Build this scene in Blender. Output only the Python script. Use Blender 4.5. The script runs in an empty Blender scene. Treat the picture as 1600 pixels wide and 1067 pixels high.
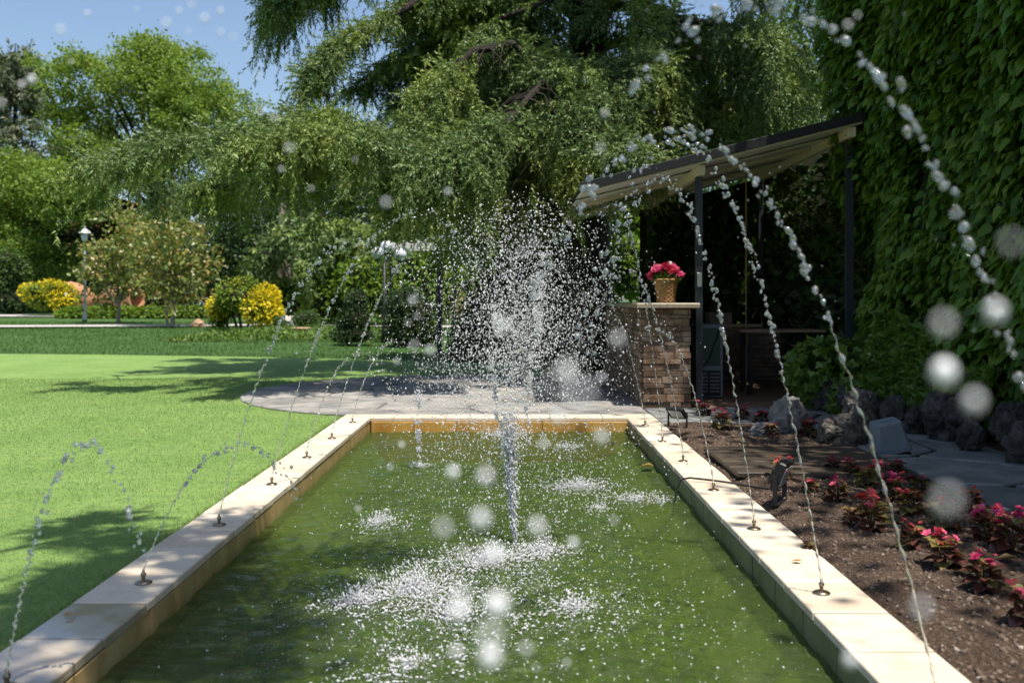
import bpy, math, random
import numpy as np
from mathutils import Vector, Matrix
random.seed(7)
RG = np.random.default_rng(11)
scene = bpy.context.scene
COL = scene.collection
rad = math.radians

# ---------------------------------------------------------------- camera, sky, sun, exposure
cd = bpy.data.cameras.new('camera')
cam = bpy.data.objects.new('camera', cd); COL.objects.link(cam)
cam.location = (0, 0, 1.2); cam.rotation_euler = (rad(90), 0, 0)
cd.sensor_width = 36; cd.lens = 35; cd.shift_y = -0.041; cd.shift_x = -0.001
cd.clip_start = 0.05; cd.clip_end = 900
cd.dof.use_dof = True; cd.dof.focus_distance = 6.3; cd.dof.aperture_fstop = 2.8
scene.camera = cam
SUN = Vector((0.20, -0.25, 1.0)).normalized()
world = bpy.data.worlds.new('World'); scene.world = world; world.use_nodes = True
wn = world.node_tree; wn.nodes.clear()
sky = wn.nodes.new('ShaderNodeTexSky'); sky.sky_type = 'NISHITA'; sky.sun_disc = False
sky.sun_elevation = math.asin(SUN.z); sky.sun_rotation = math.atan2(SUN.x, SUN.y)
sky.air_density = 1.0; sky.dust_density = 1.2; sky.ozone_density = 1.5
bg = wn.nodes.new('ShaderNodeBackground'); bg.inputs['Strength'].default_value = 0.115
wo = wn.nodes.new('ShaderNodeOutputWorld')
wn.links.new(sky.outputs[0], bg.inputs[0]); wn.links.new(bg.outputs[0], wo.inputs[0])
sd = bpy.data.lights.new('sun', 'SUN'); sd.energy = 5.0; sd.angle = rad(0.53); sd.color = (1.0, 0.94, 0.84)
sun = bpy.data.objects.new('sun', sd); COL.objects.link(sun)
sun.rotation_euler = SUN.to_track_quat('Z', 'Y').to_euler(); sun.location = (6, -8, 40)
vs = scene.view_settings
vs.view_transform = 'Standard'; vs.look = 'None'; vs.gamma = 1.0; vs.exposure = 0.5; vs.use_curve_mapping = False
cy = scene.cycles
cy.max_bounces = 7; cy.diffuse_bounces = 3; cy.glossy_bounces = 3; cy.transmission_bounces = 6; cy.transparent_max_bounces = 8
cy.caustics_reflective = False; cy.caustics_refractive = False
cy.sample_clamp_indirect = 8.0
cy.use_denoising = True
cy.use_adaptive_sampling = True; cy.adaptive_threshold = 0.012

# ---------------------------------------------------------------- node helpers
def lin(r, g, b):
    f = lambda c: (c/255/12.92) if c/255 <= .04045 else ((c/255+.055)/1.055)**2.4
    return (f(r), f(g), f(b), 1)

def new_mat(name):
    m = bpy.data.materials.new(name); m.use_nodes = True
    nt = m.node_tree; b = nt.nodes['Principled BSDF']
    return m, nt, b

def N(nt, kind, **kw):
    n = nt.nodes.new(kind)
    for k, v in kw.items():
        if k in n.inputs: n.inputs[k].default_value = v
        else: setattr(n, k, v)
    return n

def ramp(nt, fac, stops):
    r = nt.nodes.new('ShaderNodeValToRGB')
    while len(r.color_ramp.elements) < len(stops): r.color_ramp.elements.new(0.5)
    for e, (p, c) in zip(r.color_ramp.elements, stops):
        e.position = p; e.color = (c[0], c[1], c[2], 1)
    nt.links.new(fac, r.inputs[0]); return r

def world_noise(nt, scale, detail=4, rough=.55, stretch=None, obj=False):
    if obj:
        g = nt.nodes.new('ShaderNodeTexCoord'); out = g.outputs['Object']
    else:
        g = nt.nodes.new('ShaderNodeNewGeometry'); out = g.outputs['Position']
    if stretch:
        mp = nt.nodes.new('ShaderNodeMapping'); mp.inputs['Scale'].default_value = stretch
        nt.links.new(out, mp.inputs[0]); out = mp.outputs[0]
    n = N(nt, 'ShaderNodeTexNoise', Scale=scale, Detail=detail, Roughness=rough)
    nt.links.new(out, n.inputs['Vector']); return n

def mixc(nt, fac, a, b, mode='MIX'):
    m = nt.nodes.new('ShaderNodeMix'); m.data_type = 'RGBA'; m.blend_type = mode
    for val, idx in ((fac, 0), (a, 6), (b, 7)):
        if hasattr(val, 'links'): nt.links.new(val, m.inputs[idx])
        elif idx == 0: m.inputs[0].default_value = val
        else: m.inputs[idx].default_value = (val[0], val[1], val[2], 1)
    return m.outputs[2]

def bump(nt, bsdf, height, strength, dist):
    b = N(nt, 'ShaderNodeBump', Strength=strength, Distance=dist)
    nt.links.new(height, b.inputs['Height']); nt.links.new(b.outputs[0], bsdf.inputs['Normal']); return b

def stone_mat(name, cols, scale, rough=.8, bstr=.5, bdist=.01, vary=.25, fine=60, stretch=None, spec=.3, speck=None):
    m, nt, b = new_mat(name)
    n = world_noise(nt, scale, 6, .6, stretch)
    k = len(cols)
    r = ramp(nt, n.outputs[0], [(.28+.44*i/max(1, k-1), c) for i, c in enumerate(cols)])
    oi = nt.nodes.new('ShaderNodeObjectInfo')
    rr = ramp(nt, oi.outputs['Random'], [(0, (1-vary,)*3), (1, (1+vary,)*3)])
    c = mixc(nt, 1.0, r.outputs[0], rr.outputs[0], 'MULTIPLY')
    n2 = world_noise(nt, fine, 5, .7)
    if speck:
        r2 = ramp(nt, n2.outputs[0], [(.55, (0, 0, 0)), (.68, (1, 1, 1))])
        c = mixc(nt, r2.outputs[0], c, speck)
    nt.links.new(c, b.inputs['Base Color'])
    b.inputs['Roughness'].default_value = rough
    b.inputs['Specular IOR Level'].default_value = spec
    bump(nt, b, n2.outputs[0], bstr, bdist)
    return m

def plain_mat(name, col, rough=.5, metal=0, spec=.4, nscale=20, vary=.15, bstr=.1):
    m, nt, b = new_mat(name)
    n = world_noise(nt, nscale, 5)
    lo = tuple(c*(1-vary) for c in col[:3]); hi = tuple(c*(1+vary) for c in col[:3])
    r = ramp(nt, n.outputs[0], [(.3, lo), (.7, hi)])
    nt.links.new(r.outputs[0], b.inputs['Base Color'])
    b.inputs['Roughness'].default_value = rough; b.inputs['Metallic'].default_value = metal
    b.inputs['Specular IOR Level'].default_value = spec
    bump(nt, b, n.outputs[0], bstr, .003)
    return m

def leaf_mat(name, cols, trans=.35, rough=.45, spec=.35, patch=None, pscale=1.2):
    """leaves: a colour per leaf, light passing through; patch = second list of colours in broad clumps"""
    m, nt, b = new_mat(name)
    g = nt.nodes.new('ShaderNodeNewGeometry')
    k = len(cols)
    r = ramp(nt, g.outputs['Random Per Island'], [(i/max(1, k-1), c) for i, c in enumerate(cols)])
    c = r.outputs[0]
    if patch:
        n = world_noise(nt, pscale, 3)
        f = ramp(nt, n.outputs[0], [(.45, (0, 0, 0)), (.62, (1, 1, 1))])
        r2 = ramp(nt, g.outputs['Random Per Island'], [(i/max(1, len(patch)-1), q) for i, q in enumerate(patch)])
        c = mixc(nt, f.outputs[0], c, r2.outputs[0])
    nt.links.new(c, b.inputs['Base Color'])
    b.inputs['Roughness'].default_value = rough; b.inputs['Specular IOR Level'].default_value = spec
    if trans > 0:
        t = nt.nodes.new('ShaderNodeBsdfTranslucent')
        tc = mixc(nt, 1.0, c, (1.25, 1.25, .6), 'MULTIPLY')
        nt.links.new(tc, t.inputs[0])
        mx = nt.nodes.new('ShaderNodeMixShader'); mx.inputs[0].default_value = trans
        nt.links.new(b.outputs[0], mx.inputs[1]); nt.links.new(t.outputs[0], mx.inputs[2])
        nt.links.new(mx.outputs[0], nt.nodes['Material Output'].inputs[0])
    return m

# ---------------------------------------------------------------- mesh helpers
def link(o, parent=None):
    COL.objects.link(o)
    if parent is not None: o.parent = parent
    return o

def tag(o, label=None, cat=None, group=None, kind=None):
    if label: o['label'] = label
    if cat: o['category'] = cat
    if group: o['group'] = group
    if kind: o['kind'] = kind
    return o

def empty(name, loc, label, cat, group=None, rz=0):
    o = bpy.data.objects.new(name, None); link(o)
    o.empty_display_size = .1; o.location = loc; o.rotation_euler = (0, 0, rz)
    return tag(o, label, cat, group)

def np_mesh(name, V, F, mat, smooth=False):
    V = np.asarray(V, dtype=np.float32).reshape(-1, 3); F = np.asarray(F, dtype=np.int32)
    me = bpy.data.meshes.new(name)
    m = F.shape[1]; nf = F.shape[0]
    me.vertices.add(len(V)); me.vertices.foreach_set('co', V.ravel())
    me.loops.add(nf*m); me.loops.foreach_set('vertex_index', F.ravel())
    me.polygons.add(nf)
    me.polygons.foreach_set('loop_start', np.arange(0, nf*m, m, dtype=np.int32))
    me.polygons.foreach_set('loop_total', np.full(nf, m, dtype=np.int32))
    if smooth: me.polygons.foreach_set('use_smooth', np.ones(nf, dtype=bool))
    me.update(calc_edges=True)
    if mat: me.materials.append(mat)
    return me

def obj(name, me, parent=None, loc=None):
    o = bpy.data.objects.new(name, me); link(o, parent)
    if loc is not None: o.location = loc
    return o

class MB:
    """collects primitive shapes; build() links them as ONE mesh object"""
    def __init__(s): s.v = []; s.f = []; s.sm = []
    def add(s, V, F, smooth=False):
        o = len(s.v); s.v += [tuple(p) for p in V]; s.f += [tuple(i+o for i in f) for f in F]; s.sm += [smooth]*len(F)
        return s
    def box(s, c, size, rz=0, bev=0.0, tilt=None):
        x, y, z = (d/2 for d in size)
        M = Matrix.Rotation(rz, 3, 'Z')
        if tilt is not None: M = M @ tilt
        c = Vector(c)
        if bev <= 0:
            P = [(sx*x, sy*y, sz*z) for sz in (-1, 1) for sy in (-1, 1) for sx in (-1, 1)]
            F = [(0, 2, 3, 1), (4, 5, 7, 6), (0, 1, 5, 4), (2, 6, 7, 3), (0, 4, 6, 2), (1, 3, 7, 5)]
        else:
            b = min(bev, x*.9, y*.9, z*.9)
            P = []
            for zz, ins in ((-z, b), (-z+b, 0), (z-b, 0), (z, b)):
                for sx, sy in ((-1, -1), (1, -1), (1, 1), (-1, 1)): P.append((sx*(x-ins), sy*(y-ins), zz))
            F = [(3, 2, 1, 0), (12, 13, 14, 15)]
            for L in range(3):
                for i in range(4):
                    j = (i+1) % 4; F.append((L*4+i, L*4+j, L*4+4+j, L*4+4+i))
        return s.add([c + M @ Vector(p) for p in P], F)
    def tube(s, pts, rads, n=8, caps=True, smooth=True):
        pts = [Vector(p) for p in pts]
        if not hasattr(rads, '__len__'): rads = [rads]*len(pts)
        V = []; F = []; up = Vector((0, 0, 1)); prev = None
        for i, p in enumerate(pts):
            t = (pts[min(i+1, len(pts)-1)] - pts[max(i-1, 0)]).normalized()
            a = prev if prev is not None else (Vector((1, 0, 0)) if abs(t.z) > .9 else up)
            x = (a - t*a.dot(t)).normalized(); prev = x; y = t.cross(x)
            for k in range(n):
                an = 2*math.pi*k/n
                V.append(p + (x*math.cos(an)+y*math.sin(an))*rads[i])
        for i in range(len(pts)-1):
            for k in range(n):
                k2 = (k+1) % n; F.append((i*n+k, i*n+k2, (i+1)*n+k2, (i+1)*n+k))
        s.add(V, F, smooth)
        if caps:
            s.add(V[:n], [tuple(range(n-1, -1, -1))]); s.add(V[-n:], [tuple(range(n))])
        return s
    def lathe(s, prof, c=(0, 0, 0), n=20, axis=None, smooth=True):
        M = axis.to_track_quat('Z', 'Y').to_matrix() if axis is not None else Matrix.Identity(3)
        c = Vector(c); V = []; F = []
        for (r, z) in prof:
            for k in range(n):
                a = 2*math.pi*k/n; V.append(c + M @ Vector((r*math.cos(a), r*math.sin(a), z)))
        for i in range(len(prof)-1):
            for k in range(n):
                k2 = (k+1) % n; F.append((i*n+k, i*n+k2, (i+1)*n+k2, (i+1)*n+k))
        return s.add(V, F, smooth)
    def prism(s, poly, z0, z1, inset=0.0):
        """a convex plan polygon raised from z0 to z1, its top edge chamfered by inset"""
        n = len(poly); cx = sum(p[0] for p in poly)/n; cyy = sum(p[1] for p in poly)/n
        V = [(p[0], p[1], z0) for p in poly]
        ch = min(inset, (z1-z0)*.6)
        V += [(p[0], p[1], z1-ch) for p in poly]
        for p in poly:
            d = math.hypot(p[0]-cx, p[1]-cyy)+1e-6; k = max(0, (d-inset)/d)
            V.append((cx+(p[0]-cx)*k, cyy+(p[1]-cyy)*k, z1))
        F = [tuple(range(2*n, 3*n))]
        for L in range(2):
            for i in range(n):
                j = (i+1) % n; F.append((L*n+i, L*n+j, (L+1)*n+j, (L+1)*n+i))
        return s.add(V, F)
    def mesh(s, name, mat):
        me = bpy.data.meshes.new(name); me.from_pydata([tuple(v) for v in s.v], [], s.f)
        me.polygons.foreach_set('use_smooth', s.sm); me.update()
        if mat: me.materials.append(mat)
        return me
    def build(s, name, mat, parent=None, loc=None):
        return obj(name, s.mesh(name, mat), parent, loc)

def ico(sub):
    t = (1+5**.5)/2
    V = [(-1, t, 0), (1, t, 0), (-1, -t, 0), (1, -t, 0), (0, -1, t), (0, 1, t), (0, -1, -t), (0, 1, -t), (t, 0, -1), (t, 0, 1), (-t, 0, -1), (-t, 0, 1)]
    F = [(0, 11, 5), (0, 5, 1), (0, 1, 7), (0, 7, 10), (0, 10, 11), (1, 5, 9), (5, 11, 4), (11, 10, 2), (10, 7, 6), (7, 1, 8),
         (3, 9, 4), (3, 4, 2), (3, 2, 6), (3, 6, 8), (3, 8, 9), (4, 9, 5), (2, 4, 11), (6, 2, 10), (8, 6, 7), (9, 8, 1)]
    V = [np.array(v)/np.linalg.norm(v) for v in V]
    for _ in range(sub):
        cache = {}; F2 = []
        def mid(a, b):
            k = (min(a, b), max(a, b))
            if k not in cache:
                m = V[a]+V[b]; V.append(m/np.linalg.norm(m)); cache[k] = len(V)-1
            return cache[k]
        for a, b, c in F:
            ab, bc, ca = mid(a, b), mid(b, c), mid(c, a)
            F2 += [(a, ab, ca), (b, bc, ab), (c, ca, bc), (ab, bc, ca)]
        F = F2
    return np.array(V, dtype=np.float32), np.array(F, dtype=np.int32)
ICO0, ICO1, ICO2, ICO3, ICO4 = ico(0), ico(1), ico(2), ico(3), ico(4)

OCT = (np.array([(1, 0, 0), (-1, 0, 0), (0, 1, 0), (0, -1, 0), (0, 0, 1), (0, 0, -1)], dtype=np.float32)*1.12,
       np.array([(0, 2, 4), (2, 1, 4), (1, 3, 4), (3, 0, 4), (2, 0, 5), (1, 2, 5), (3, 1, 5), (0, 3, 5)], dtype=np.int32))
def reseed(k):
    global RG
    RG = np.random.default_rng(k); random.seed(k)
def unit(a): return a/np.maximum(np.linalg.norm(a, axis=-1, keepdims=True), 1e-9)
def frames(axis, up):
    y = unit(axis); x = np.cross(y, up); bad = np.linalg.norm(x, axis=-1) < 1e-4
    x[bad] = (1, 0, 0); x = unit(x); z = np.cross(x, y)
    return np.stack([x, y, z], axis=-1)
def scatter(tv, tf, pos, rot, sc):
    n = len(pos); k = len(tv)
    sc = np.asarray(sc, dtype=np.float32)
    if sc.ndim == 1: sc = sc[:, None]
    L = tv[None]*(sc[:, None, :] if sc.shape[1] == 3 else sc[:, :, None])
    V = np.einsum('nij,nkj->nki', rot, L) + pos[:, None, :]
    F = tf[None] + (np.arange(n)*k)[:, None, None]
    return V.reshape(-1, 3), F.reshape(-1, tf.shape[1])
def merge(parts):
    V = []; F = []; o = 0
    for v, f in parts:
        V.append(v); F.append(f+o); o += len(v)
    return np.concatenate(V), np.concatenate(F)
def rnd_dirs(n):
    return unit(RG.normal(size=(n, 3)))

def vnoise(P, s, seed=0):
    """cheap smooth noise in about -1..1"""
    r = np.random.default_rng(seed); out = np.zeros(len(P))
    for i in range(7):
        k = r.normal(size=3); k = k/np.linalg.norm(k)*s*(0.6+1.1*r.random()); out += np.sin(P @ k + r.random()*6.28)
    return out/3.2

# leaf shapes: +y is the leaf's length, z its face
A = lambda *a: np.array(a, dtype=np.float32)
LEAF_V = A((0, 0, 0), (.3, .4, .07), (0, 1, -.08), (-.3, .4, .07), (0, .45, 0))
LEAF_F = np.array([(0, 1, 4), (1, 2, 4), (0, 4, 3), (4, 2, 3)], dtype=np.int32)
DIA_V = A((0, 0, 0), (.32, .5, .06), (0, 1, 0), (-.32, .5, .06)); DIA_F = np.array([(0, 1, 2), (0, 2, 3)], dtype=np.int32)
PT_V = A((0, 0, 0), (0, .42, -.02), (0, 1.08, -.14), (.2, .02, .05), (.36, .27, .1), (.27, .6, .05), (-.2, .02, .05), (-.36, .27, .1), (-.27, .6, .05))
PT_F = np.array([(0, 3, 1), (3, 4, 1), (4, 5, 1), (5, 2, 1), (0, 1, 6), (6, 1, 7), (7, 1, 8), (8, 1, 2)], dtype=np.int32)
IVY_V = A((0, 0, 0), (0, .4, -.03), (0, 1.0, -.1), (.25, -.08, .02), (.55, .3, .0), (.26, .5, .04), (-.25, -.08, .02), (-.55, .3, .0), (-.26, .5, .04))
TRI_V = A((-.5, 0, 0), (.5, 0, 0), (0, 1, 0)); TRI_F = np.array([(0, 1, 2)], dtype=np.int32)

def spray_template(nn, seed, needle=.24, width=.055, droop=.25):
    r = np.random.default_rng(seed); V = []; F = []
    for i in range(nn):
        s = (i+.5)/nn; a = r.random()*6.28
        base = np.array([0.03*r.normal(), s*.95, -droop*s*s])
        d = np.array([math.cos(a)*.75, .62, math.sin(a)*.6-.22]); d /= np.linalg.norm(d)
        w = np.cross(d, r.normal(size=3)); w /= np.linalg.norm(w)
        L = needle*(.7+.6*r.random())*(1.1-.4*s); k = len(V)
        V += [base-w*width*.5, base+w*width*.5, base+d*L+np.array([0, 0, -.03])]
        F.append((k, k+1, k+2))
    return np.array(V, dtype=np.float32), np.array(F, dtype=np.int32)
SPRAYS = [spray_template(22, i, .19, .06) for i in range(3)]
FARSPRAYS = [spray_template(10, 9, .36, .13)]

def at(px, py, d):
    """a point of the place at distance d along the view through a photograph pixel"""
    return Vector(((px-802)/1555*d, d, 1.2+(468-py)/1555*d))
def gp(px, py):
    d = 1555*1.2/(py-468); return ((px-802)/1555*d, d)
def gz(y): return 0.0 if y < 22 else 0.0155*(y-22)

# ---------------------------------------------------------------- materials
def lawn_material():
    m, nt, b = new_mat('mown_lawn')
    n = world_noise(nt, 1.1, 4); n2 = world_noise(nt, 90, 4, .7); n3 = world_noise(nt, 9, 3)
    c1 = ramp(nt, n2.outputs[0], [(.25, (.105, .195, .038)), (.5, (.185, .305, .078)), (.78, (.28, .395, .15))])
    c2 = ramp(nt, n.outputs[0], [(.35, (.86, .9, .85)), (.65, (1.1, 1.06, 1.1))])
    c3 = ramp(nt, n3.outputs[0], [(.35, (.86, .90, .9)), (.65, (1.14, 1.07, 1.05))])
    c = mixc(nt, 1, c1.outputs[0], c2.outputs[0], 'MULTIPLY'); c = mixc(nt, 1, c, c3.outputs[0], 'MULTIPLY')
    nt.links.new(c, b.inputs['Base Color']); b.inputs['Roughness'].default_value = .75; b.inputs['Specular IOR Level'].default_value = .2
    bump(nt, b, n2.outputs[0], .8, .02); return m
def far_grass_material():
    m, nt, b = new_mat('rough_grass')
    n = world_noise(nt, .6, 4); n2 = world_noise(nt, 22, 5, .7)
    c1 = ramp(nt, n2.outputs[0], [(.3, (.035, .085, .022)), (.55, (.075, .155, .04)), (.75, (.13, .22, .075))])
    c2 = ramp(nt, n.outputs[0], [(.35, (.8, .85, .8)), (.65, (1.15, 1.1, 1.1))])
    nt.links.new(mixc(nt, 1, c1.outputs[0], c2.outputs[0], 'MULTIPLY'), b.inputs['Base Color'])
    b.inputs['Roughness'].default_value = .8; b.inputs['Specular IOR Level'].default_value = .2
    bump(nt, b, n2.outputs[0], 1.0, .08); return m
def soil_material():
    m, nt, b = new_mat('bark_soil')
    n = world_noise(nt, 3, 4); n2 = world_noise(nt, 70, 6, .75)
    c1 = ramp(nt, n2.outputs[0], [(.3, (.042, .028, .02)), (.52, (.13, .092, .069)), (.72, (.33, .245, .185))])
    c2 = ramp(nt, n.outputs[0], [(.35, (.75, .72, .7)), (.65, (1.15, 1.12, 1.08))])
    nt.links.new(mixc(nt, 1, c1.outputs[0], c2.outputs[0], 'MULTIPLY'), b.inputs['Base Color'])
    b.inputs['Roughness'].default_value = .9; b.inputs['Specular IOR Level'].default_value = .15
    bump(nt, b, n2.outputs[0], 1.0, .03); return m
def coping_material(wet):
    m, nt, b = new_mat('wet_limestone' if wet else 'limestone_coping')
    n = world_noise(nt, 2.2, 5, .6, (1, 2.6, 1)); n2 = world_noise(nt, 45, 5, .7); n3 = world_noise(nt, 9, 4)
    c = ramp(nt, n.outputs[0], [(.3, (.56, .47, .36)), (.5, (.64, .56, .45)), (.7, (.70, .63, .52))])
    oi = nt.nodes.new('ShaderNodeObjectInfo')
    rr = ramp(nt, oi.outputs['Random'], [(0, (.9, .88, .85)), (1, (1.05, 1.05, 1.05))])
    cc = mixc(nt, 1, c.outputs[0], rr.outputs[0], 'MULTIPLY')
    st = ramp(nt, n3.outputs[0], [(.56, (0, 0, 0)), (.74, (.55, .55, .55))])
    cc = mixc(nt, st.outputs[0], cc, (.42, .33, .22))
    sp = ramp(nt, n2.outputs[0], [(.66, (0, 0, 0)), (.74, (.7, .7, .7))])
    cc = mixc(nt, sp.outputs[0], cc, (.30, .23, .15))
    nt.links.new(cc, b.inputs['Base Color'])
    if wet:
        w = ramp(nt, n3.outputs[0], [(.4, (.04,)*3), (.62, (.22,)*3)])
        nt.links.new(w.outputs[0], b.inputs['Roughness']); b.inputs['Specular IOR Level'].default_value = .9
        dk = mixc(nt, 1, cc, (.62, .6, .58), 'MULTIPLY'); nt.links.new(dk, b.inputs['Base Color'])
        bump(nt, b, n3.outputs[0], .04, .01)
    else:
        b.inputs['Roughness'].default_value = .55; b.inputs['Specular IOR Level'].default_value = .35
        bump(nt, b, n2.outputs[0], .25, .004)
    return m
def wall_tile_material():
    m, nt, b = new_mat('pool_wall_tile')
    n = world_noise(nt, 5, 5, .6, (1, 1, .35)); n2 = world_noise(nt, 40, 4)
    c = ramp(nt, n.outputs[0], [(.3, (.30, .19, .075)), (.5, (.44, .30, .14)), (.72, (.56, .42, .23))])
    g = nt.nodes.new('ShaderNodeNewGeometry'); sx = nt.nodes.new('ShaderNodeSeparateXYZ'); nt.links.new(g.outputs['Position'], sx.inputs[0])
    mr = N(nt, 'ShaderNodeMapRange'); mr.inputs['From Min'].default_value = -.16; mr.inputs['From Max'].default_value = -.05
    nt.links.new(sx.outputs[2], mr.inputs['Value'])
    al = ramp(nt, mr.outputs[0], [(0, (1, 1, 1)), (1, (0, 0, 0))])
    cc = mixc(nt, al.outputs[0], c.outputs[0], (.10, .14, .035))
    nt.links.new(cc, b.inputs['Base Color']); b.inputs['Roughness'].default_value = .35
    bump(nt, b, n2.outputs[0], .2, .004); return m
def pool_floor_material():
    m, nt, b = new_mat('algae_floor')
    n = world_noise(nt, 1.7, 6, .62); n2 = world_noise(nt, 8, 6, .7, (1.6, .8, 1)); n3 = world_noise(nt, .7, 3)
    c = ramp(nt, n2.outputs[0], [(.28, (.008, .022, .005)), (.45, (.035, .08, .010)), (.56, (.15, .21, .02)), (.72, (.42, .42, .06))])
    c2 = ramp(nt, n.outputs[0], [(.3, (.35, .45, .4)), (.5, (.8, .85, .7)), (.7, (1.5, 1.4, 1.1))])
    cc = mixc(nt, 1, c.outputs[0], c2.outputs[0], 'MULTIPLY')
    nt.links.new(cc, b.inputs['Base Color']); b.inputs['Roughness'].default_value = .9
    bump(nt, b, n2.outputs[0], 1, .05); return m
def water_material():
    m, nt, b = new_mat('pool_water')
    nt.nodes.remove(b)
    n = world_noise(nt, 20, 4, .65, (1, 1.4, 1)); n2 = world_noise(nt, 60, 3)
    ad = N(nt, 'ShaderNodeMath'); ad.operation = 'MULTIPLY_ADD'; ad.inputs[1].default_value = .25
    nt.links.new(n2.outputs[0], ad.inputs[0]); nt.links.new(n.outputs[0], ad.inputs[2])
    bp = N(nt, 'ShaderNodeBump', Strength=.9, Distance=.05); nt.links.new(ad.outputs[0], bp.inputs['Height'])
    tr = N(nt, 'ShaderNodeBsdfTransparent'); tr.inputs[0].default_value = (.62, .72, .30, 1)
    df = N(nt, 'ShaderNodeBsdfDiffuse'); df.inputs[0].default_value = (.14, .215, .05, 1)
    gl = N(nt, 'ShaderNodeBsdfGlossy'); gl.inputs['Roughness'].default_value = .06; gl.inputs[0].default_value = (1, 1, 1, 1)
    fr = N(nt, 'ShaderNodeFresnel', IOR=1.34)
    for q in (gl, fr, df): nt.links.new(bp.outputs[0], q.inputs['Normal'])
    m1 = N(nt, 'ShaderNodeMixShader'); m1.inputs[0].default_value = .27
    nt.links.new(tr.outputs[0], m1.inputs[1]); nt.links.new(df.outputs[0], m1.inputs[2])
    m2 = N(nt, 'ShaderNodeMixShader'); nt.links.new(fr.outputs[0], m2.inputs[0])
    nt.links.new(m1.outputs[0], m2.inputs[1]); nt.links.new(gl.outputs[0], m2.inputs[2])
    nt.links.new(m2.outputs[0], nt.nodes['Material Output'].inputs[0]); return m
def drop_material(name, gloss, white, rough=.18):
    """falling water: clear refracting body, bright glint, white for foam and for sun glints painted into the drops"""
    m, nt, b = new_mat(name); nt.nodes.remove(b)
    g = N(nt, 'ShaderNodeBsdfGlass', IOR=1.33, Roughness=.03); g.inputs[0].default_value = (1, 1, 1, 1)
    s = N(nt, 'ShaderNodeBsdfGlossy', Roughness=rough); s.inputs[0].default_value = (.95, .97, 1, 1)
    d = N(nt, 'ShaderNodeBsdfDiffuse'); d.inputs[0].default_value = (.95, .95, .97, 1)
    tl = N(nt, 'ShaderNodeBsdfTranslucent'); tl.inputs[0].default_value = (.86, .9, .95, 1)
    dm = N(nt, 'ShaderNodeMixShader'); dm.inputs[0].default_value = .2
    nt.links.new(d.outputs[0], dm.inputs[1]); nt.links.new(tl.outputs[0], dm.inputs[2])
    m1 = N(nt, 'ShaderNodeMixShader'); m1.inputs[0].default_value = gloss
    nt.links.new(g.outputs[0], m1.inputs[1]); nt.links.new(s.outputs[0], m1.inputs[2])
    m2 = N(nt, 'ShaderNodeMixShader'); m2.inputs[0].default_value = white  # white diffuse share puts sunlit brightness into the drop colour
    nt.links.new(m1.outputs[0], m2.inputs[1]); nt.links.new(dm.outputs[0], m2.inputs[2])
    nt.links.new(m2.outputs[0], nt.nodes['Material Output'].inputs[0]); return m

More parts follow.
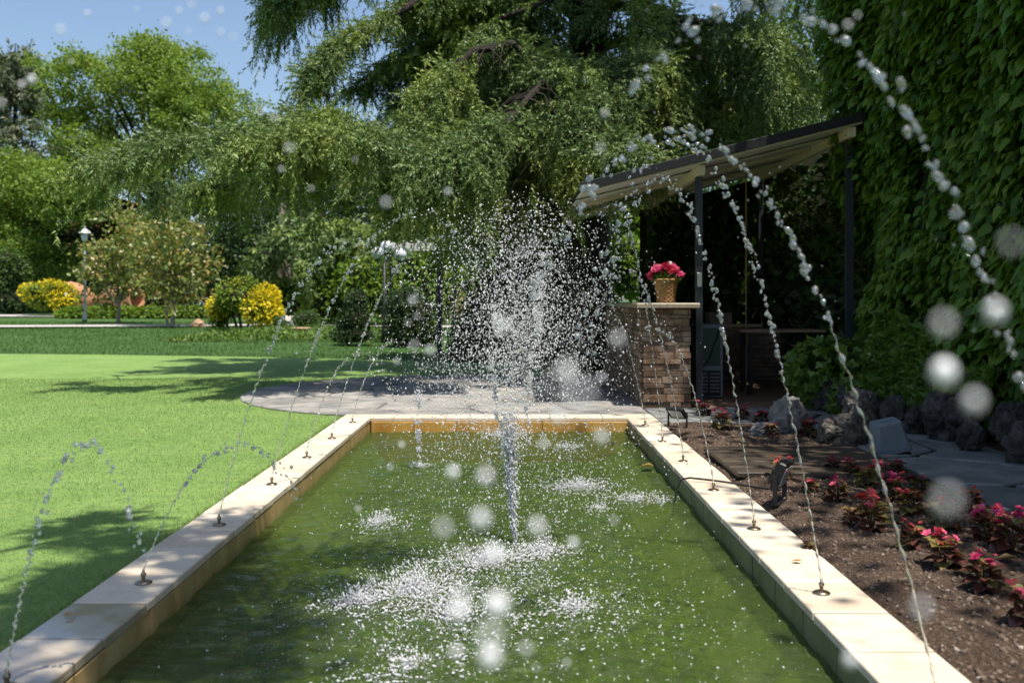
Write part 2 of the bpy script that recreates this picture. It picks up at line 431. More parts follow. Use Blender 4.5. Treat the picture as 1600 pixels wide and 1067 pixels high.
MT = dict(
    lawn=lawn_material(), far_grass=far_grass_material(), soil=soil_material(),
    coping=coping_material(False), wet=coping_material(True), wall=wall_tile_material(), wall_sunlit=stone_mat('sun_tinted_wall_tile', [(.34, .16, .025), (.52, .29, .06), (.60, .40, .14)], 4, .4, .3, .005, .12, 40, (1, 1, .4)), wall_grey=stone_mat('shade_tinted_wall_tile', [(.085, .10, .05), (.15, .16, .09), (.22, .21, .13)], 5, .4, .3, .005, .1, 40, (1, 1, .35)), floor=pool_floor_material(), water=water_material(),
    drop=drop_material('clear_drop', .12, .10), jet=drop_material('jet_water', .16, .07, .07), spray=drop_material('spray_water', .25, .62, .2), near=drop_material('near_drop', .5, .85, .3), foam=drop_material('foam_water', .08, .72, .3),
    flag=stone_mat('patio_flagstone', [(.13, .13, .13), (.25, .24, .225), (.40, .36, .32)], 3.2, .75, .6, .015, .3, 30),
    slate=stone_mat('slate_flagstone', [(.11, .118, .118), (.18, .185, .18), (.27, .265, .25)], 3.0, .6, .5, .012, .2, 30),
    joint=stone_mat('joint_mortar', [(.10, .09, .075), (.16, .145, .12)], 6, .95, .5, .01, 0),
    joint_earth=stone_mat('joint_earth', [(.015, .013, .01), (.035, .032, .022)], 9, 1, .5, .02, 0),
    ledge=stone_mat('algae_ledge', [(.08, .12, .03), (.20, .25, .09), (.30, .33, .16)], 5, .9, .4, .01, 0),
    moss=stone_mat('joint_moss', [(.05, .06, .03), (.10, .10, .06)], 6, .95, .5, .02, 0),
    path=stone_mat('pale_path', [(.36, .35, .33), (.48, .46, .43)], 1.0, .9, .2, .01, 0),
    rock=stone_mat('grey_rock', [(.03, .028, .026), (.085, .08, .073), (.19, .18, .165)], 9, .95, 1, .06, .15, 26),
    palerock=stone_mat('pale_grey_rock', [(.14, .135, .13), (.27, .26, .25), (.42, .41, .39)], 8, .95, 1, .05, .1, 30),
    pitted=stone_mat('pitted_rock', [(.06, .052, .045), (.17, .15, .13), (.36, .32, .28)], 16, .95, 1, .05, .1, 40),
    clad=stone_mat('stacked_stone', [(.07, .045, .03), (.18, .115, .075), (.34, .26, .19)], 5, .85, .8, .015, .42, 28),
    oldbrick=stone_mat('old_brick', [(.16, .11, .08), (.26, .19, .14)], 5, .9, .6, .01, .3, 30),
    granite=stone_mat('granite_top', [(.25, .20, .13), (.40, .33, .23)], 20, .35, .1, .003, .05, 90, spec=.5, speck=(.12, .09, .06)),
    dark_metal=plain_mat('charcoal_metal', (.022, .028, .036), .45, .0, .5),
    black=plain_mat('black_metal', (.012, .012, .013), .5, 0, .4),
    grey_box=plain_mat('grey_plastic', (.17, .20, .23), .55, 0, .4, 8, .1),
    steel=plain_mat('brushed_steel', (.42, .40, .36), .28, 1.0, .5),
    brass=plain_mat('weathered_brass', (.33, .27, .20), .35, 1.0, .5),
    lampglass=plain_mat('flood_glass', (.50, .55, .6), .15, 0, .6),
    roofpanel=stone_mat('roof_underside', [(.70, .69, .65), (.78, .77, .73)], 3, .6, .15, .003, .06, 20),
    timber=stone_mat('beige_timber', [(.52, .44, .33), (.66, .58, .45)], 4, .7, .2, .004, .1, 20, (8, 8, 1)),
    wood=stone_mat('table_timber', [(.20, .13, .075), (.32, .22, .13)], 6, .6, .2, .004, .12, 30, (1, 6, 6)),
    wetwood=stone_mat('wet_dark_board', [(.030, .022, .017), (.06, .045, .033), (.10, .075, .05)], 5, .45, .3, .006, .15, 24, (1, 9, 1), spec=.5),
    deck=stone_mat('deck_boards', [(.11, .07, .045), (.19, .125, .085)], 4, .75, .3, .005, .2, 25, (1, 7, 1)),
    wicker=stone_mat('wicker', [(.20, .10, .035), (.34, .19, .075), (.44, .27, .12)], 30, .6, .4, .004, .1, 60),
    bark=stone_mat('cedar_bark', [(.02, .017, .014), (.045, .037, .03), (.08, .067, .055)], 6, .95, 1, .05, .1, 30, (1, 1, .25)),
    twig=stone_mat('twig_bark', [(.09, .065, .045), (.16, .12, .085)], 8, .9, .6, .02, .1, 30),
    greybark=stone_mat('pale_bark', [(.22, .19, .15), (.36, .31, .26)], 6, .9, .6, .03, .1, 20),
    terracotta=stone_mat('terracotta', [(.34, .15, .075), (.44, .21, .11), (.50, .27, .16)], 1.6, .8, .3, .01, .06, 14),
    palepot=stone_mat('pale_terracotta', [(.42, .25, .16), (.52, .34, .23)], 4, .8, .3, .01, .05, 20),
    white=plain_mat('white_render', (.70, .68, .63), .8, 0, .3, 3, .06),
    globe=plain_mat('opal_globe', (.62, .64, .68), .3, 0, .5, 3, .03, 0),
    greymetal=plain_mat('lamp_grey', (.13, .16, .18), .5, .2, .5),
    straw=leaf_mat('dry_leaf', [(.30, .16, .05), (.42, .25, .09), (.50, .34, .15)], .1, .7),
    cedar=leaf_mat('cedar_needles', [(.045, .085, .024), (.09, .15, .045), (.17, .25, .09), (.28, .35, .16)], .2, .5, .3, [(.10, .155, .03), (.21, .28, .06), (.35, .41, .11)], .8),
    farcedar=leaf_mat('blue_conifer_needles', [(.08, .105, .06), (.13, .16, .09), (.19, .21, .13)], .2),
    creeper=leaf_mat('creeper_leaf', [(.045, .09, .010), (.08, .155, .018), (.125, .22, .028), (.20, .29, .045)], .4, .42, .25),
    creeper_old=leaf_mat('old_creeper_leaf', [(.20, .10, .02), (.24, .16, .03)], .3),
    ivy=leaf_mat('ivy_leaf', [(.07, .14, .02), (.12, .21, .035), (.19, .29, .06)], .35, .45, .35),
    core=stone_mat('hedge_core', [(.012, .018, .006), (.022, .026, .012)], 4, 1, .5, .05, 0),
    ash=leaf_mat('bright_tree_leaf', [(.11, .19, .028), (.19, .275, .05), (.28, .37, .085)], .42, .5, .3),
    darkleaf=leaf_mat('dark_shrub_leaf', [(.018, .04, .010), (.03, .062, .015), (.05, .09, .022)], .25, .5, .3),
    midleaf=leaf_mat('mid_shrub_leaf', [(.04, .085, .018), (.07, .13, .028), (.11, .18, .04)], .35, .5, .3),
    limeleaf=leaf_mat('lime_leaf', [(.11, .19, .022), (.17, .27, .035), (.25, .34, .05)], .4, .5, .3),
    photinia=leaf_mat('photinia_leaf', [(.08, .13, .025), (.18, .25, .05), (.30, .34, .10), (.13, .16, .04), (.24, .29, .07), (.34, .19, .05), (.48, .48, .24)], .35, .4, .5),
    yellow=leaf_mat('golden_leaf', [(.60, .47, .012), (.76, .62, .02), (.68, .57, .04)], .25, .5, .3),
    yellowgreen=leaf_mat('green_gold_leaf', [(.10, .18, .02), (.18, .26, .025), (.30, .33, .03)], .3, .5, .3),
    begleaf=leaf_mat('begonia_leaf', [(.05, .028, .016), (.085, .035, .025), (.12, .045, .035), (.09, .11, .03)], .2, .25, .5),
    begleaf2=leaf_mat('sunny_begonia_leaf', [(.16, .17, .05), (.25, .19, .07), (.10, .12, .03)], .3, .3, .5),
    pink=leaf_mat('pink_petal', [(.62, .04, .14), (.72, .09, .22), (.78, .20, .34)], .3, .5, .3),
    red=leaf_mat('red_petal', [(.38, .02, .03), (.52, .05, .06), (.62, .14, .13)], .3, .5, .3),
    magenta=leaf_mat('magenta_petal', [(.30, .012, .06), (.42, .02, .10), (.55, .07, .18)], .3, .5, .3),
    stamen=plain_mat('yellow_stamen', (.75, .50, .05), .7),
    blade=leaf_mat('grass_blade', [(.10, .18, .035), (.175, .27, .068), (.24, .335, .11), (.33, .38, .18)], .3, .6, .25),
    farblade=leaf_mat('rough_grass_blade', [(.04, .10, .02), (.08, .165, .035), (.13, .22, .06)], .3, .6, .25),
    cover=leaf_mat('ground_cover_leaf', [(.05, .10, .02), (.10, .17, .03), (.16, .24, .04)], .3, .5, .3),
    chip=stone_mat('soil_crumb', [(.05, .034, .025), (.13, .092, .07), (.24, .18, .135)], 60, .95, .3, .003, 0, 80),
    palechip=stone_mat('pale_pebble', [(.22, .18, .14), (.42, .36, .3)], 40, .9, .3, .003, 0, 80),
)

# ================================================================ THE SETTING
CT = 0.05                       # coping top
LX0, LX1 = -1.675, -1.388       # left coping, outer and inner edge
RX0, RX1 = 1.105, 1.385         # right coping
FY0, FY1 = 9.66, 9.98           # far coping
WZ = -0.085                     # water level

def ground():
    xs = [-400, -120, -40, -12, LX0+.01, RX1-.01, 4, 12, 40, 120, 400]
    ys = [-60, -10, .22, FY1-.02, 12, 22, 30, 40, 60, 100, 200, 500]
    V = [(x, y, gz(min(y, 60))) for y in ys for x in xs]; F = []
    nx = len(xs)
    for j in range(len(ys)-1):
        for i in range(nx-1):
            if xs[i] == LX0+.01 and ys[j] == .22: continue
            F.append((j*nx+i, j*nx+i+1, (j+1)*nx+i+1, (j+1)*nx+i))
    tag(MB().add(V, F).build('ground', MT['far_grass']), kind='structure')
ground()

def sheet(name, poly, z, mat, parent=None):
    V = [(p[0], p[1], z) for p in poly]
    return tag(MB().add(V, [tuple(range(len(V)))]).build(name, mat, parent), kind='structure')
lawn_edge = [(-60, 21.6), (-26, 22.1), (-14, 22.3), (-9, 21.6), (-5, 20.6), (-2.5, 19.6), (-.5, 18.6), (.6, 17.4), (.9, 16)]
lawn = sheet('lawn', [(-60, -20), (LX0+.012, -20), (LX0+.012, 9.97), (-1.4, 9.97), (-1.4, 11), (.9, 11)] + lawn_edge[::-1], .004, MT['lawn'])

# ---- pool basin: floor, wall tiles, coping tiles, one by one
basin = empty('pool_basin', ((LX1+RX0)/2, 5, 0), 'long sunken stone pool with pale coping running away from the viewer', 'pool')
def rel(p, o): return (p[0]-o.location.x, p[1]-o.location.y, p[2]-o.location.z)
def tile_part(name, c, size, mat, parent, bev=.004):
    me = MB().box((0, 0, 0), size, 0, bev).mesh(name, mat)
    return obj(name, me, parent, rel(c, parent))
tl = .399; ct = .035
me_l = MB().box((0, 0, 0), (LX1-LX0, tl-.014, ct), 0, .004).mesh('coping_tile', MT['coping'])
me_w = MB().box((0, 0, 0), (LX1-LX0, tl-.014, ct), 0, .004).mesh('coping_tile', MT['wet'])
for k in range(-8, 16):
    y = 3.379 + tl*(k+.5)
    o = obj('coping_tile', me_w if 2.0 < y < 3.8 else me_l, basin, rel(((LX0+LX1)/2+random.uniform(-.002, .002), y, CT-ct/2+random.uniform(-.0015, .0015)), basin))
    o.rotation_euler = (random.uniform(-.002, .002), random.uniform(-.002, .002), 0)
me_r = MB().box((0, 0, 0), (RX1-RX0, tl-.014, ct), 0, .004).mesh('coping_tile', MT['coping'])
for k in range(-8, 16):
    y = 3.263 + tl*(k+.5)
    o = obj('coping_tile', me_r, basin, rel(((RX0+RX1)/2+random.uniform(-.002, .002), y, CT-ct/2+random.uniform(-.0015, .0015)), basin))
    o.rotation_euler = (random.uniform(-.002, .002), random.uniform(-.002, .002), 0)
nfar = 6; wfar = (RX1-LX0)/nfar
for yy in (FY0+.18, .03):
    for k in range(nfar):
        tile_part('coping_tile', (LX0+wfar*(k+.5), yy, CT-ct/2+random.uniform(-.001, .001)), (wfar-.006, .30, ct), MT['coping'], basin)
# bed of mortar under the coping, and inner walls faced with tiles
for nm, c, s in (('wall_core', (LX0+.115, 5, -.245), (.225, 9.5, .51)), ('wall_core', (RX1-.115, 5, -.245), (.225, 9.5, .51)),
                 ('wall_core', ((LX1+RX0)/2, FY0+.21, -.245), (2.47, .24, .51)), ('wall_core', ((LX1+RX0)/2, .03, -.245), (2.47, .24, .51))):
    tile_part(nm, c, s, MT['joint'], basin, 0)
me_wt = MB().box((0, 0, 0), (.03, tl-.008, .50), 0, .003).mesh('wall_tile', MT['wall'])
me_wr = MB().box((0, 0, 0), (.03, tl-.008, .50), 0, .003).mesh('wall_tile', MT['wall_grey'])  # olive tint paints this wall's shade into the tile
for k in range(0, 24):
    y = .22 + tl*(k+.5)
    if y > FY0: break
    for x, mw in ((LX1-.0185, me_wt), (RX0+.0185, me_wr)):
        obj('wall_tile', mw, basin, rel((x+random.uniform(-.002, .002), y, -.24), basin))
me_wf = MB().box((0, 0, 0), (.41, .03, .50), 0, .003).mesh('wall_tile', MT['wall_sunlit'])  # orange tint paints sunlight onto the far wall tiles
for k in range(6):
    obj('wall_tile', me_wf, basin, rel((LX1+.01+.416*(k+.5), FY0+.021, -.24), basin))
tile_part('pool_floor', ((LX1+RX0)/2, 5, -.40), (2.7, 9.9, .04), MT['floor'], basin, 0)

for sx, xw in ((-1, RX0), (1, LX1)):
    w_ = .24 if sx < 0 else .14
    P_ = [(xw, .1, -.38), (xw, .1, -.15), (xw+sx*w_, .1, -.38), (xw, FY0, -.38), (xw, FY0, -.15), (xw+sx*w_, FY0, -.38)]
    o = MB().add(P_, [(0, 1, 4, 3), (1, 2, 5, 4), (0, 2, 1), (3, 4, 5)]).build('sloping_ledge', MT['ledge'], basin); o.location = -basin.location
# ---- water surface
SPLASH = [(600, 818, .20, 1.0), (650, 925, .36, 1.6), (560, 940, .2, .9), (935, 797, .13, .9), (905, 762, .34, .9), (885, 698, .18, .6), (657, 728, .10, .8), (850, 862, .18, 1.1), (760, 880, .35, 1.2), (790, 680, .25, 1.0), (1000, 780, .3, .5), (700, 965, .42, .8), (900, 950, .4, .5), (640, 1040, .4, .5)]
def wat(px, py):
    d = 1555*(1.2-WZ)/(py-468); return ((px-802)/1555*d, d)
def water():
    nx, ny = 130, 430
    x = np.linspace(LX1-.014, RX0+.014, nx); y = np.linspace(.15, FY0+.044, ny)
    X, Y = np.meshgrid(x, y); P = np.stack([X.ravel(), Y.ravel(), np.zeros(X.size)], 1)
    z = .007*vnoise(P, 8, 1)+.006*vnoise(P, 17, 2)+.0045*vnoise(P, 31, 3)+.003*vnoise(P, 55, 4)
    for (px, py, r, a) in SPLASH:
        sx, sy = wat(px, py); d = np.hypot(P[:, 0]-sx, P[:, 1]-sy)
        z += .007*a*np.sin(d*62)*np.exp(-d/(r*1.3))
    P[:, 2] = WZ + z
    i = np.arange(nx-1)[None, :]+np.arange(ny-1)[:, None]*nx
    F = np.stack([i, i+1, i+nx+1, i+nx], -1).reshape(-1, 4)
    tag(obj('water', np_mesh('water', P, F, MT['water'], True)), kind='structure')
water()

# ---- flagstones: irregular slabs cut against each other
def clip(poly, px, py, nx, ny):
    out = []
    for i in range(len(poly)):
        a = poly[i]; b = poly[(i+1) % len(poly)]
        da = (a[0]-px)*nx+(a[1]-py)*ny; db = (b[0]-px)*nx+(b[1]-py)*ny
        if da <= 0: out.append(a)
        if (da < 0 < db) or (db < 0 < da):
            t = da/(da-db); out.append((a[0]+(b[0]-a[0])*t, a[1]+(b[1]-a[1])*t))
    return out
def inside(poly, p):
    c = False; j = len(poly)-1
    for i in range(len(poly)):
        if (poly[i][1] > p[1]) != (poly[j][1] > p[1]) and p[0] < (poly[j][0]-poly[i][0])*(p[1]-poly[i][1])/(poly[j][1]-poly[i][1])+poly[i][0]: c = not c
        j = i
    return c
def slabs(outline, sx, sy, gap, seed, stretch=1.0, jit=.33):
    r = random.Random(seed)
    x0 = min(p[0] for p in outline); x1 = max(p[0] for p in outline); y0 = min(p[1] for p in outline); y1 = max(p[1] for p in outline)
    seeds = []; row = 0; y = y0+sy/2
    while y < y1+sy:
        x = x0 + (sx/2 if row % 2 else 0)
        while x < x1+sx:
            p = (x+r.uniform(-jit, jit)*sx, y+r.uniform(-jit, jit)*sy)
            if inside(outline, p): seeds.append(p)
            x += sx
        y += sy; row += 1
    out = []
    for i, s in enumerate(seeds):
        cell = list(outline)
        for j, q in enumerate(seeds):
            if i == j: continue
            dx, dy = q[0]-s[0], q[1]-s[1]; L = math.hypot(dx, dy)
            if L > 3.2*max(sx, sy): continue
            cell = clip(cell, s[0]+dx/2-dx/L*gap/2, s[1]+dy/2-dy/L*gap/2, dx/L, dy/L)
            if len(cell) < 3: break
        if len(cell) >= 3: out.append(cell)
    return out
def paving(parent_name, outline, zbase, h, sx, sy, gap, seed, mat, joint):
    base = sheet(parent_name, outline, zbase, joint)
    for c in slabs(outline, sx, sy, gap, seed):
        cx = sum(p[0] for p in c)/len(c); cyy = sum(p[1] for p in c)/len(c)
        loc = [(p[0]-cx, p[1]-cyy) for p in c]
        t = h+random.uniform(-.004, .006)
        o = MB().prism(loc, .001, t, .012).build('flagstone', mat, base, (cx, cyy, zbase))
        o.rotation_euler = (random.uniform(-.006, .006), random.uniform(-.006, .006), 0)
    return base
patio_poly = [(1.40, 10.0), (1.40, 15.4)]
for k in range(17):
    a = math.pi*(.5+k/16)
    patio_poly.append((-.78+2.62*math.cos(a), max(10.0, 12.75+2.75*math.sin(a))))
patio_poly = [p for i, p in enumerate(patio_poly) if i == 0 or math.dist(p, patio_poly[i-1]) > .02]
paving('patio', patio_poly, .008, .016, .95, .66, .034, 3, MT['flag'], MT['joint'])
paving('terrace', [(1.42, 9.47), (4.1, 9.47), (4.3, 10.75), (1.42, 10.8)], .006, .018, .9, .55, .05, 5, MT['slate'], MT['joint_earth'])
paving('garden_path', [(2.72, 2.2), (3.9, 2.2), (3.75, 9.42), (2.78, 9.42)], .006, .022, .8, .62, .06, 8, MT['slate'], MT['joint_earth'])
sheet('bed_border', [(3.92, 2), (6.5, 2), (6.5, 10.9), (3.4, 10.9), (3.76, 9.44)], .005, MT['soil'])

# ---- planting bed: uneven soil sheet and loose crumbs
def soil_h(x, y):
    P = np.stack([x, y, x*0], 1)
    e = np.clip(np.minimum.reduce([(x-RX1)/.12, (2.72-x)/.15, (9.45-y)/.2]), 0, 1)
    return .006 + e*(.035+.018*vnoise(P, 5, 21)+.012*vnoise(P, 13, 22)+.006*vnoise(P, 37, 23))
def soil_z(x, y): return float(soil_h(np.array([x]), np.array([y]))[0])
def bed():
    nx, ny = 90, 420
    x = np.linspace(RX1+.001, 2.72, nx); y = np.linspace(1.6, 9.45, ny)
    X, Y = np.meshgrid(x, y); X = X.ravel(); Y = Y.ravel()
    Z = soil_h(X, Y)+RG.normal(size=X.size)*.0025
    i = np.arange(nx-1)[None, :]+np.arange(ny-1)[:, None]*nx
    F = np.stack([i, i+1, i+nx+1, i+nx], -1).reshape(-1, 4)
    tag(obj('flower_bed_soil', np_mesh('flower_bed_soil', np.stack([X, Y, Z], 1), F, MT['soil'], True)), kind='structure')
    for name, n, m, s0, s1 in (('soil_crumbs', 6000, MT['chip'], .004, .013), ('pale_pebbles', 350, MT['palechip'], .004, .011)):
        x = RG.uniform(RX1+.01, 2.7, n); y = 2.2+7.2*RG.random(n)**1.5
        z = soil_h(x, y)
        rot = frames(rnd_dirs(n), rnd_dirs(n))
        sc = RG.uniform(s0, s1, (n, 1))*RG.uniform(.5, 1.5, (n, 3))
        V, F = scatter(OCT[0], OCT[1], np.stack([x, y, z], 1), rot, sc)
        tag(obj(name, np_mesh(name, V, F, m)), kind='stuff')
bed()

# ---- grass
def blades(name, n, xr, yr, ok, zf, L0, L1, W, mat):
    x = RG.uniform(*xr, n); y = yr[0]+(yr[1]-yr[0])*RG.random(n)**1.35
    keep = ok(x, y); x = x[keep]; y = y[keep]; n = len(x)
    ax = np.stack([RG.normal(0, .5, n), RG.normal(0, .5, n), np.ones(n)], 1)
    rot = frames(ax, rnd_dirs(n))
    sc = np.stack([np.full(n, W), RG.uniform(L0, L1, n), np.ones(n)], 1)*(.7+.045*y[:, None])
    V, F = scatter(TRI_V, TRI_F, np.stack([x, y, zf(y)], 1), rot, sc)
    tag(obj(name, np_mesh(name, V, F, mat)), kind='stuff')
PE = np.array(patio_poly)
def on_lawn(x, y):
    pat = ((x+.78)/2.65)**2+((y-12.75)/2.78)**2 > 1
    pat &= ~((y > 9.96) & (x > LX0) & (y < 10.3))
    return (x > -.56*y-.4) & (x < np.where(y < 9.97, LX0-.002, .3)) & pat
blades('lawn_grass', 330000, (-12, .3), (2.4, 15), on_lawn, lambda y: y*0+.003, .012, .026, .0032, MT['blade'])
blades('edge_grass', 5000, (LX0-.06, LX0+.006), (2.4, 9.9), lambda x, y: x < 9, lambda y: y*0+.003, .03, .062, .004, MT['blade'])
blades('rough_grass', 60000, (-24, 4), (20, 40), lambda x, y: (y > np.interp(x, [p[0] for p in lawn_edge], [p[1] for p in lawn_edge])) & (x > -.58*y), lambda y: np.where(y < 22, 0, .0155*(y-22)), .02, .045, .010, MT['farblade'])

# ---- pale paths across the far lawn
def strip(name, pts, w, mat):
    V = []; F = []
    for i, (x, y) in enumerate(pts):
        V += [(x, y-w/2, gz(y-w/2)+.06), (x, y+w/2, gz(y+w/2)+.06)]
    for i in range(len(pts)-1): F.append((2*i, 2*i+2, 2*i+3, 2*i+1))
    tag(MB().add(V, F).build(name, mat), kind='structure')
strip('far_path', [(-40, 35.4), (-18, 35.2), (-12, 35.8), (-7, 37), (-5, 36), (-2, 35), (1, 34.5)], 1.7, MT['path'])
strip('far_drive', [(-45, 47), (-24, 47), (-15, 46.5), (-8, 47), (2, 44)], 2.6, MT['path'])

# ================================================================ FOUNTAIN NOZZLES AND JETS
def ellipsoids(pos, axes, sc, tmpl):
    return scatter(tmpl[0], tmpl[1], pos, frames(axes, rnd_dirs(len(pos))), sc)
def nozzle(x, y, label):
    r = empty('fountain_nozzle', (x, y, CT), label, 'fountain nozzle', 'metal nozzles along the coping')
    MB().lathe([(0, 0.001), (.034, .001), (.035, .004), (.029, .008), (.015, .012), (.0, .014)], n=24).build('flange', MT['brass'], r)
    MB().lathe([(.0075, .012), (.0075, .028), (.011, .03), (.011, .04), (.006, .044), (.005, .055), (0, .056)], n=14).build('spout', MT['brass'], r)
BEADS = []
for q_ in range(6):
    v_, f_ = ICO3; BEADS.append(np_mesh('drop', v_*(1+.15*vnoise(v_, 1.7, 300+q_)+.06*vnoise(v_, 4, 330+q_))[:, None], f_, MT['jet'], True))
def jet(x, y, sgn, pu, pz, end, r0, brk, label, rb=1.15):
    """water thrown from a nozzle along a parabola: a twisted rope that breaks into beads"""
    a = 2*pz/pu; b = pz/pu/pu; z0 = CT+.055
    P = lambda u: np.array([x+sgn*u, y, z0+a*u-b*u*u])
    V = []; F = []; k = 8; parts = []
    us = [brk*pu*(i/110)**1.0 for i in range(111)]
    rnd = np.random.default_rng(int(abs(x*100)+y*1000))
    ph = rnd.random()*6
    ring = []
    for i, u in enumerate(us):
        p = P(u); t = unit(P(u+.001)-P(u)); s = i/110
        w = np.array([math.sin(i*.9+ph)+.8*math.sin(i*.31), math.cos(i*.75+ph), 0])*r0*(.08+.42*s)
        rr = r0*(.44+.20*math.sin(i*1.05+ph)+.24*math.sin(i*.43+ph)*s+.22*rnd.normal()*(.25+s))
        n1 = np.cross(t, (0, 1, 0)); n2 = np.cross(t, n1)
        ring.append([p+w+(n1*math.cos(q)+n2*math.sin(q))*max(rr, r0*.12) for q in np.linspace(0, 2*math.pi, k, endpoint=False)])
    V = np.array(ring).reshape(-1, 3)
    Q = []
    for i in range(len(us)-1):
        for q in range(k):
            q2 = (q+1) % k
            Q += [(i*k+q, i*k+q2, (i+1)*k+q2), (i*k+q, (i+1)*k+q2, (i+1)*k+q)]
    root = empty('water_jet', (x, y, z0), label, 'water jet', 'water jets arching over the pool')
    o_ = np.array([x, y, z0])
    obj('stream', np_mesh('stream', V-o_, np.array(Q, dtype=np.int32), MT['jet'], True), root)
    u = brk*pu
    while u < end:
        prog = (u-brk*pu)/max(1e-6, end-brk*pu)
        t = unit(P(u+.001)-P(u)); m = rnd.integers(1, 3) if y < 3.2 else rnd.integers(2, 6)
        for _ in range(m):
            off = rnd.normal(size=3)*r0*((.5+.9*prog) if y < 3.2 else (.5+2.2*prog))
            q = r0*rb*(.34+.62*rnd.random()**1.6)
            fr = frames((t+rnd.normal(size=3)*.35)[None], rnd.normal(size=(1, 3)))[0]
            o = obj('drop', BEADS[rnd.integers(0, 6)], root)
            o.matrix_basis = Matrix.Translation(Vector(P(u+rnd.normal()*.004)+off-o_)) @ Matrix(fr.tolist()).to_4x4() @ Matrix.Diagonal((q, q*(1+.8*rnd.random()), q, 1))
        sp = np.linalg.norm(P(u+.001)-P(u))/.001
        u += r0*((1.1+1.5*rnd.random()+.5*prog) if y < 3.2 else (2.0+2.6*rnd.random()+2.2*prog))/sp
    C = []; AX = []; S = []
    for _ in range(int(16+30*end)):
        u = rnd.uniform(.3*pu, end); q = r0*(.10+.2*rnd.random())
        C.append(P(u)+rnd.normal(size=3)*np.array([.05, .05, .04])-o_); AX.append(rnd.normal(size=3)); S.append((q, q*1.3, q))
    V, F = ellipsoids(np.array(C), np.array(AX), np.array(S), ICO0)
    tag(obj('fine_drops', np_mesh('fine_drops', V, F, MT['jet'], True), root), kind='stuff')

LJ = [  # y, peak offset, peak height, end, rope radius, break share
    (2.95, .235, .72, .40, .0085, .35, 'near the bottom edge of the photo'),
    (4.04, .385, .56, .62, .0065, .45, 'beside the wet coping tiles'),
    (5.08, .70, 1.45, 1.05, .0075, .30, 'behind the wet tiles, third along'),
    (6.19, .90, 1.68, 1.2, .0075, .28, 'at the middle of the coping, fourth along'),
    (7.24, .38, .76, .66, .0075, .40, 'third from the far corner'),
    (8.24, .90, 1.66, 1.2, .0085, .28, 'second from the far corner'),
    (9.30, .40, .76, .66, .0085, .40, 'at the far corner beside the patio')]
RJ = [
    (1.85, .748, 1.70, 1.0, .0082, .28, 'crossing before the creeper wall'),
    (2.85, .74, 1.63, 1.15, .0086, .42, 'beside the nearest begonias'),
    (3.90, .56, 1.77, .95, .0085, .30, 'beside the leaf lying on the coping'),
    (4.99, .47, 1.76, .80, .0085, .30, 'beside the black floodlight'),
    (6.00, .34, .98, .42, .0085, .60, 'next to the black cable'),
    (7.07, .40, 1.36, .62, .0085, .40, 'beside the dark wet board'),
    (8.05, .40, 1.92, .60, .0085, .35, 'in front of the sunlit begonia'),
    (9.10, .45, 1.22, .60, .0085, .45, 'at the far corner before the stone bar')]
HEI = lambda pz: 'tall' if pz > 1.3 else ('mid-height' if pz > .9 else 'low')
for (y, pu, pz, e, r0, bk, where) in LJ:
    x = -1.50
    nozzle(x, y, 'round metal nozzle on the lawn-side coping, ' + where)
    jet(x, y, 1, pu, pz-.055, e, r0, bk, HEI(pz)+' water jet rising from the lawn-side coping, '+where)
for (y, pu, pz, e, r0, bk, where) in RJ:
    x = 1.208
    nozzle(x, y, 'round metal nozzle on the bed-side coping, ' + where)
    jet(x, y, -1, pu, pz-.055, e, r0, bk, HEI(pz)+' water jet rising from the bed-side coping, '+where)

# ---- centre fountain: upright jets, falling spray, splashes
def column(x, y, z0, z1, r0, r1, lean, label, n=60, mat='foam', ragged=0.0):
    V = []; Q = []; k = 10; rnd = np.random.default_rng(int(y*100))
    for i in range(n):
        s = i/(n-1); rr = (r0+(r1-r0)*s**.7)
        for q in range(k):
            a = 2*math.pi*q/k
            w = rr*(.8+.35*math.sin(q*2.1+i*.55)+.3*rnd.random())*(1 if s < .85 else (1-s)/.15+.1)
            V.append((x+lean*s+w*math.cos(a)+.25*rr*math.sin(i*.3), y+w*math.sin(a), z0+(z1-z0)*s+.01*rnd.normal()))
    for i in range(n-1):
        for q in range(k):
            q2 = (q+1) % k; Q += [(i*k+q, i*k+q2, (i+1)*k+q2), (i*k+q, (i+1)*k+q2, (i+1)*k+q)]
    cj = empty('centre_jet', (x, y, z0), label, 'water jet', 'upright jets in the middle of the pool')
    o_ = np.array([x, y, z0])
    if not ragged: obj('stream', np_mesh('stream', np.array(V)-o_, np.array(Q, dtype=np.int32), MT[mat], True), cj)
    m = int(2600*(z1-z0)+80); s = rnd.random(m)**.8; rr = r0+(max(r1*1.6, .02)-r0)*s**.8
    if ragged:
        k_ = (np.sin(s*31+y)+np.sin(s*13+2*y)+np.sin(s*57) > rnd.normal(size=m)*.5-.2) & (rnd.random(m) < 1.1-s*.6); s = s[k_]; rr = rr[k_]; m = len(s)
    wob = ragged*(np.sin(s*8+y)+.6*np.sin(s*19))
    pos = np.stack([x+lean*s+wob+rnd.normal(size=m)*rr*.8, y+rnd.normal(size=m)*rr*.8, z0+(z1-z0)*s*1.18], 1)
    q = rnd.uniform(.0012, .0048, (m, 1))*np.array([[1, 1.9, 1]])
    V, F = ellipsoids(pos-o_, np.tile((0, 0, 1.), (m, 1))+.3*rnd.normal(size=(m, 3)), q, ICO0)
    tag(obj('droplets', np_mesh('droplets', V, F, MT['foam'], True), cj), kind='stuff')
cx0, cy0 = wat(805, 846)
column(cx0, cy0, WZ, WZ+.58, .007, .022, -.035, 'white upright water jet bursting from the middle of the pool', mat='spray')
column(.16, 6.6, .95, 1.46, .016, .020, .035, 'thick white upper plume hanging in the spray behind the middle jet', 40, 'spray', .010)
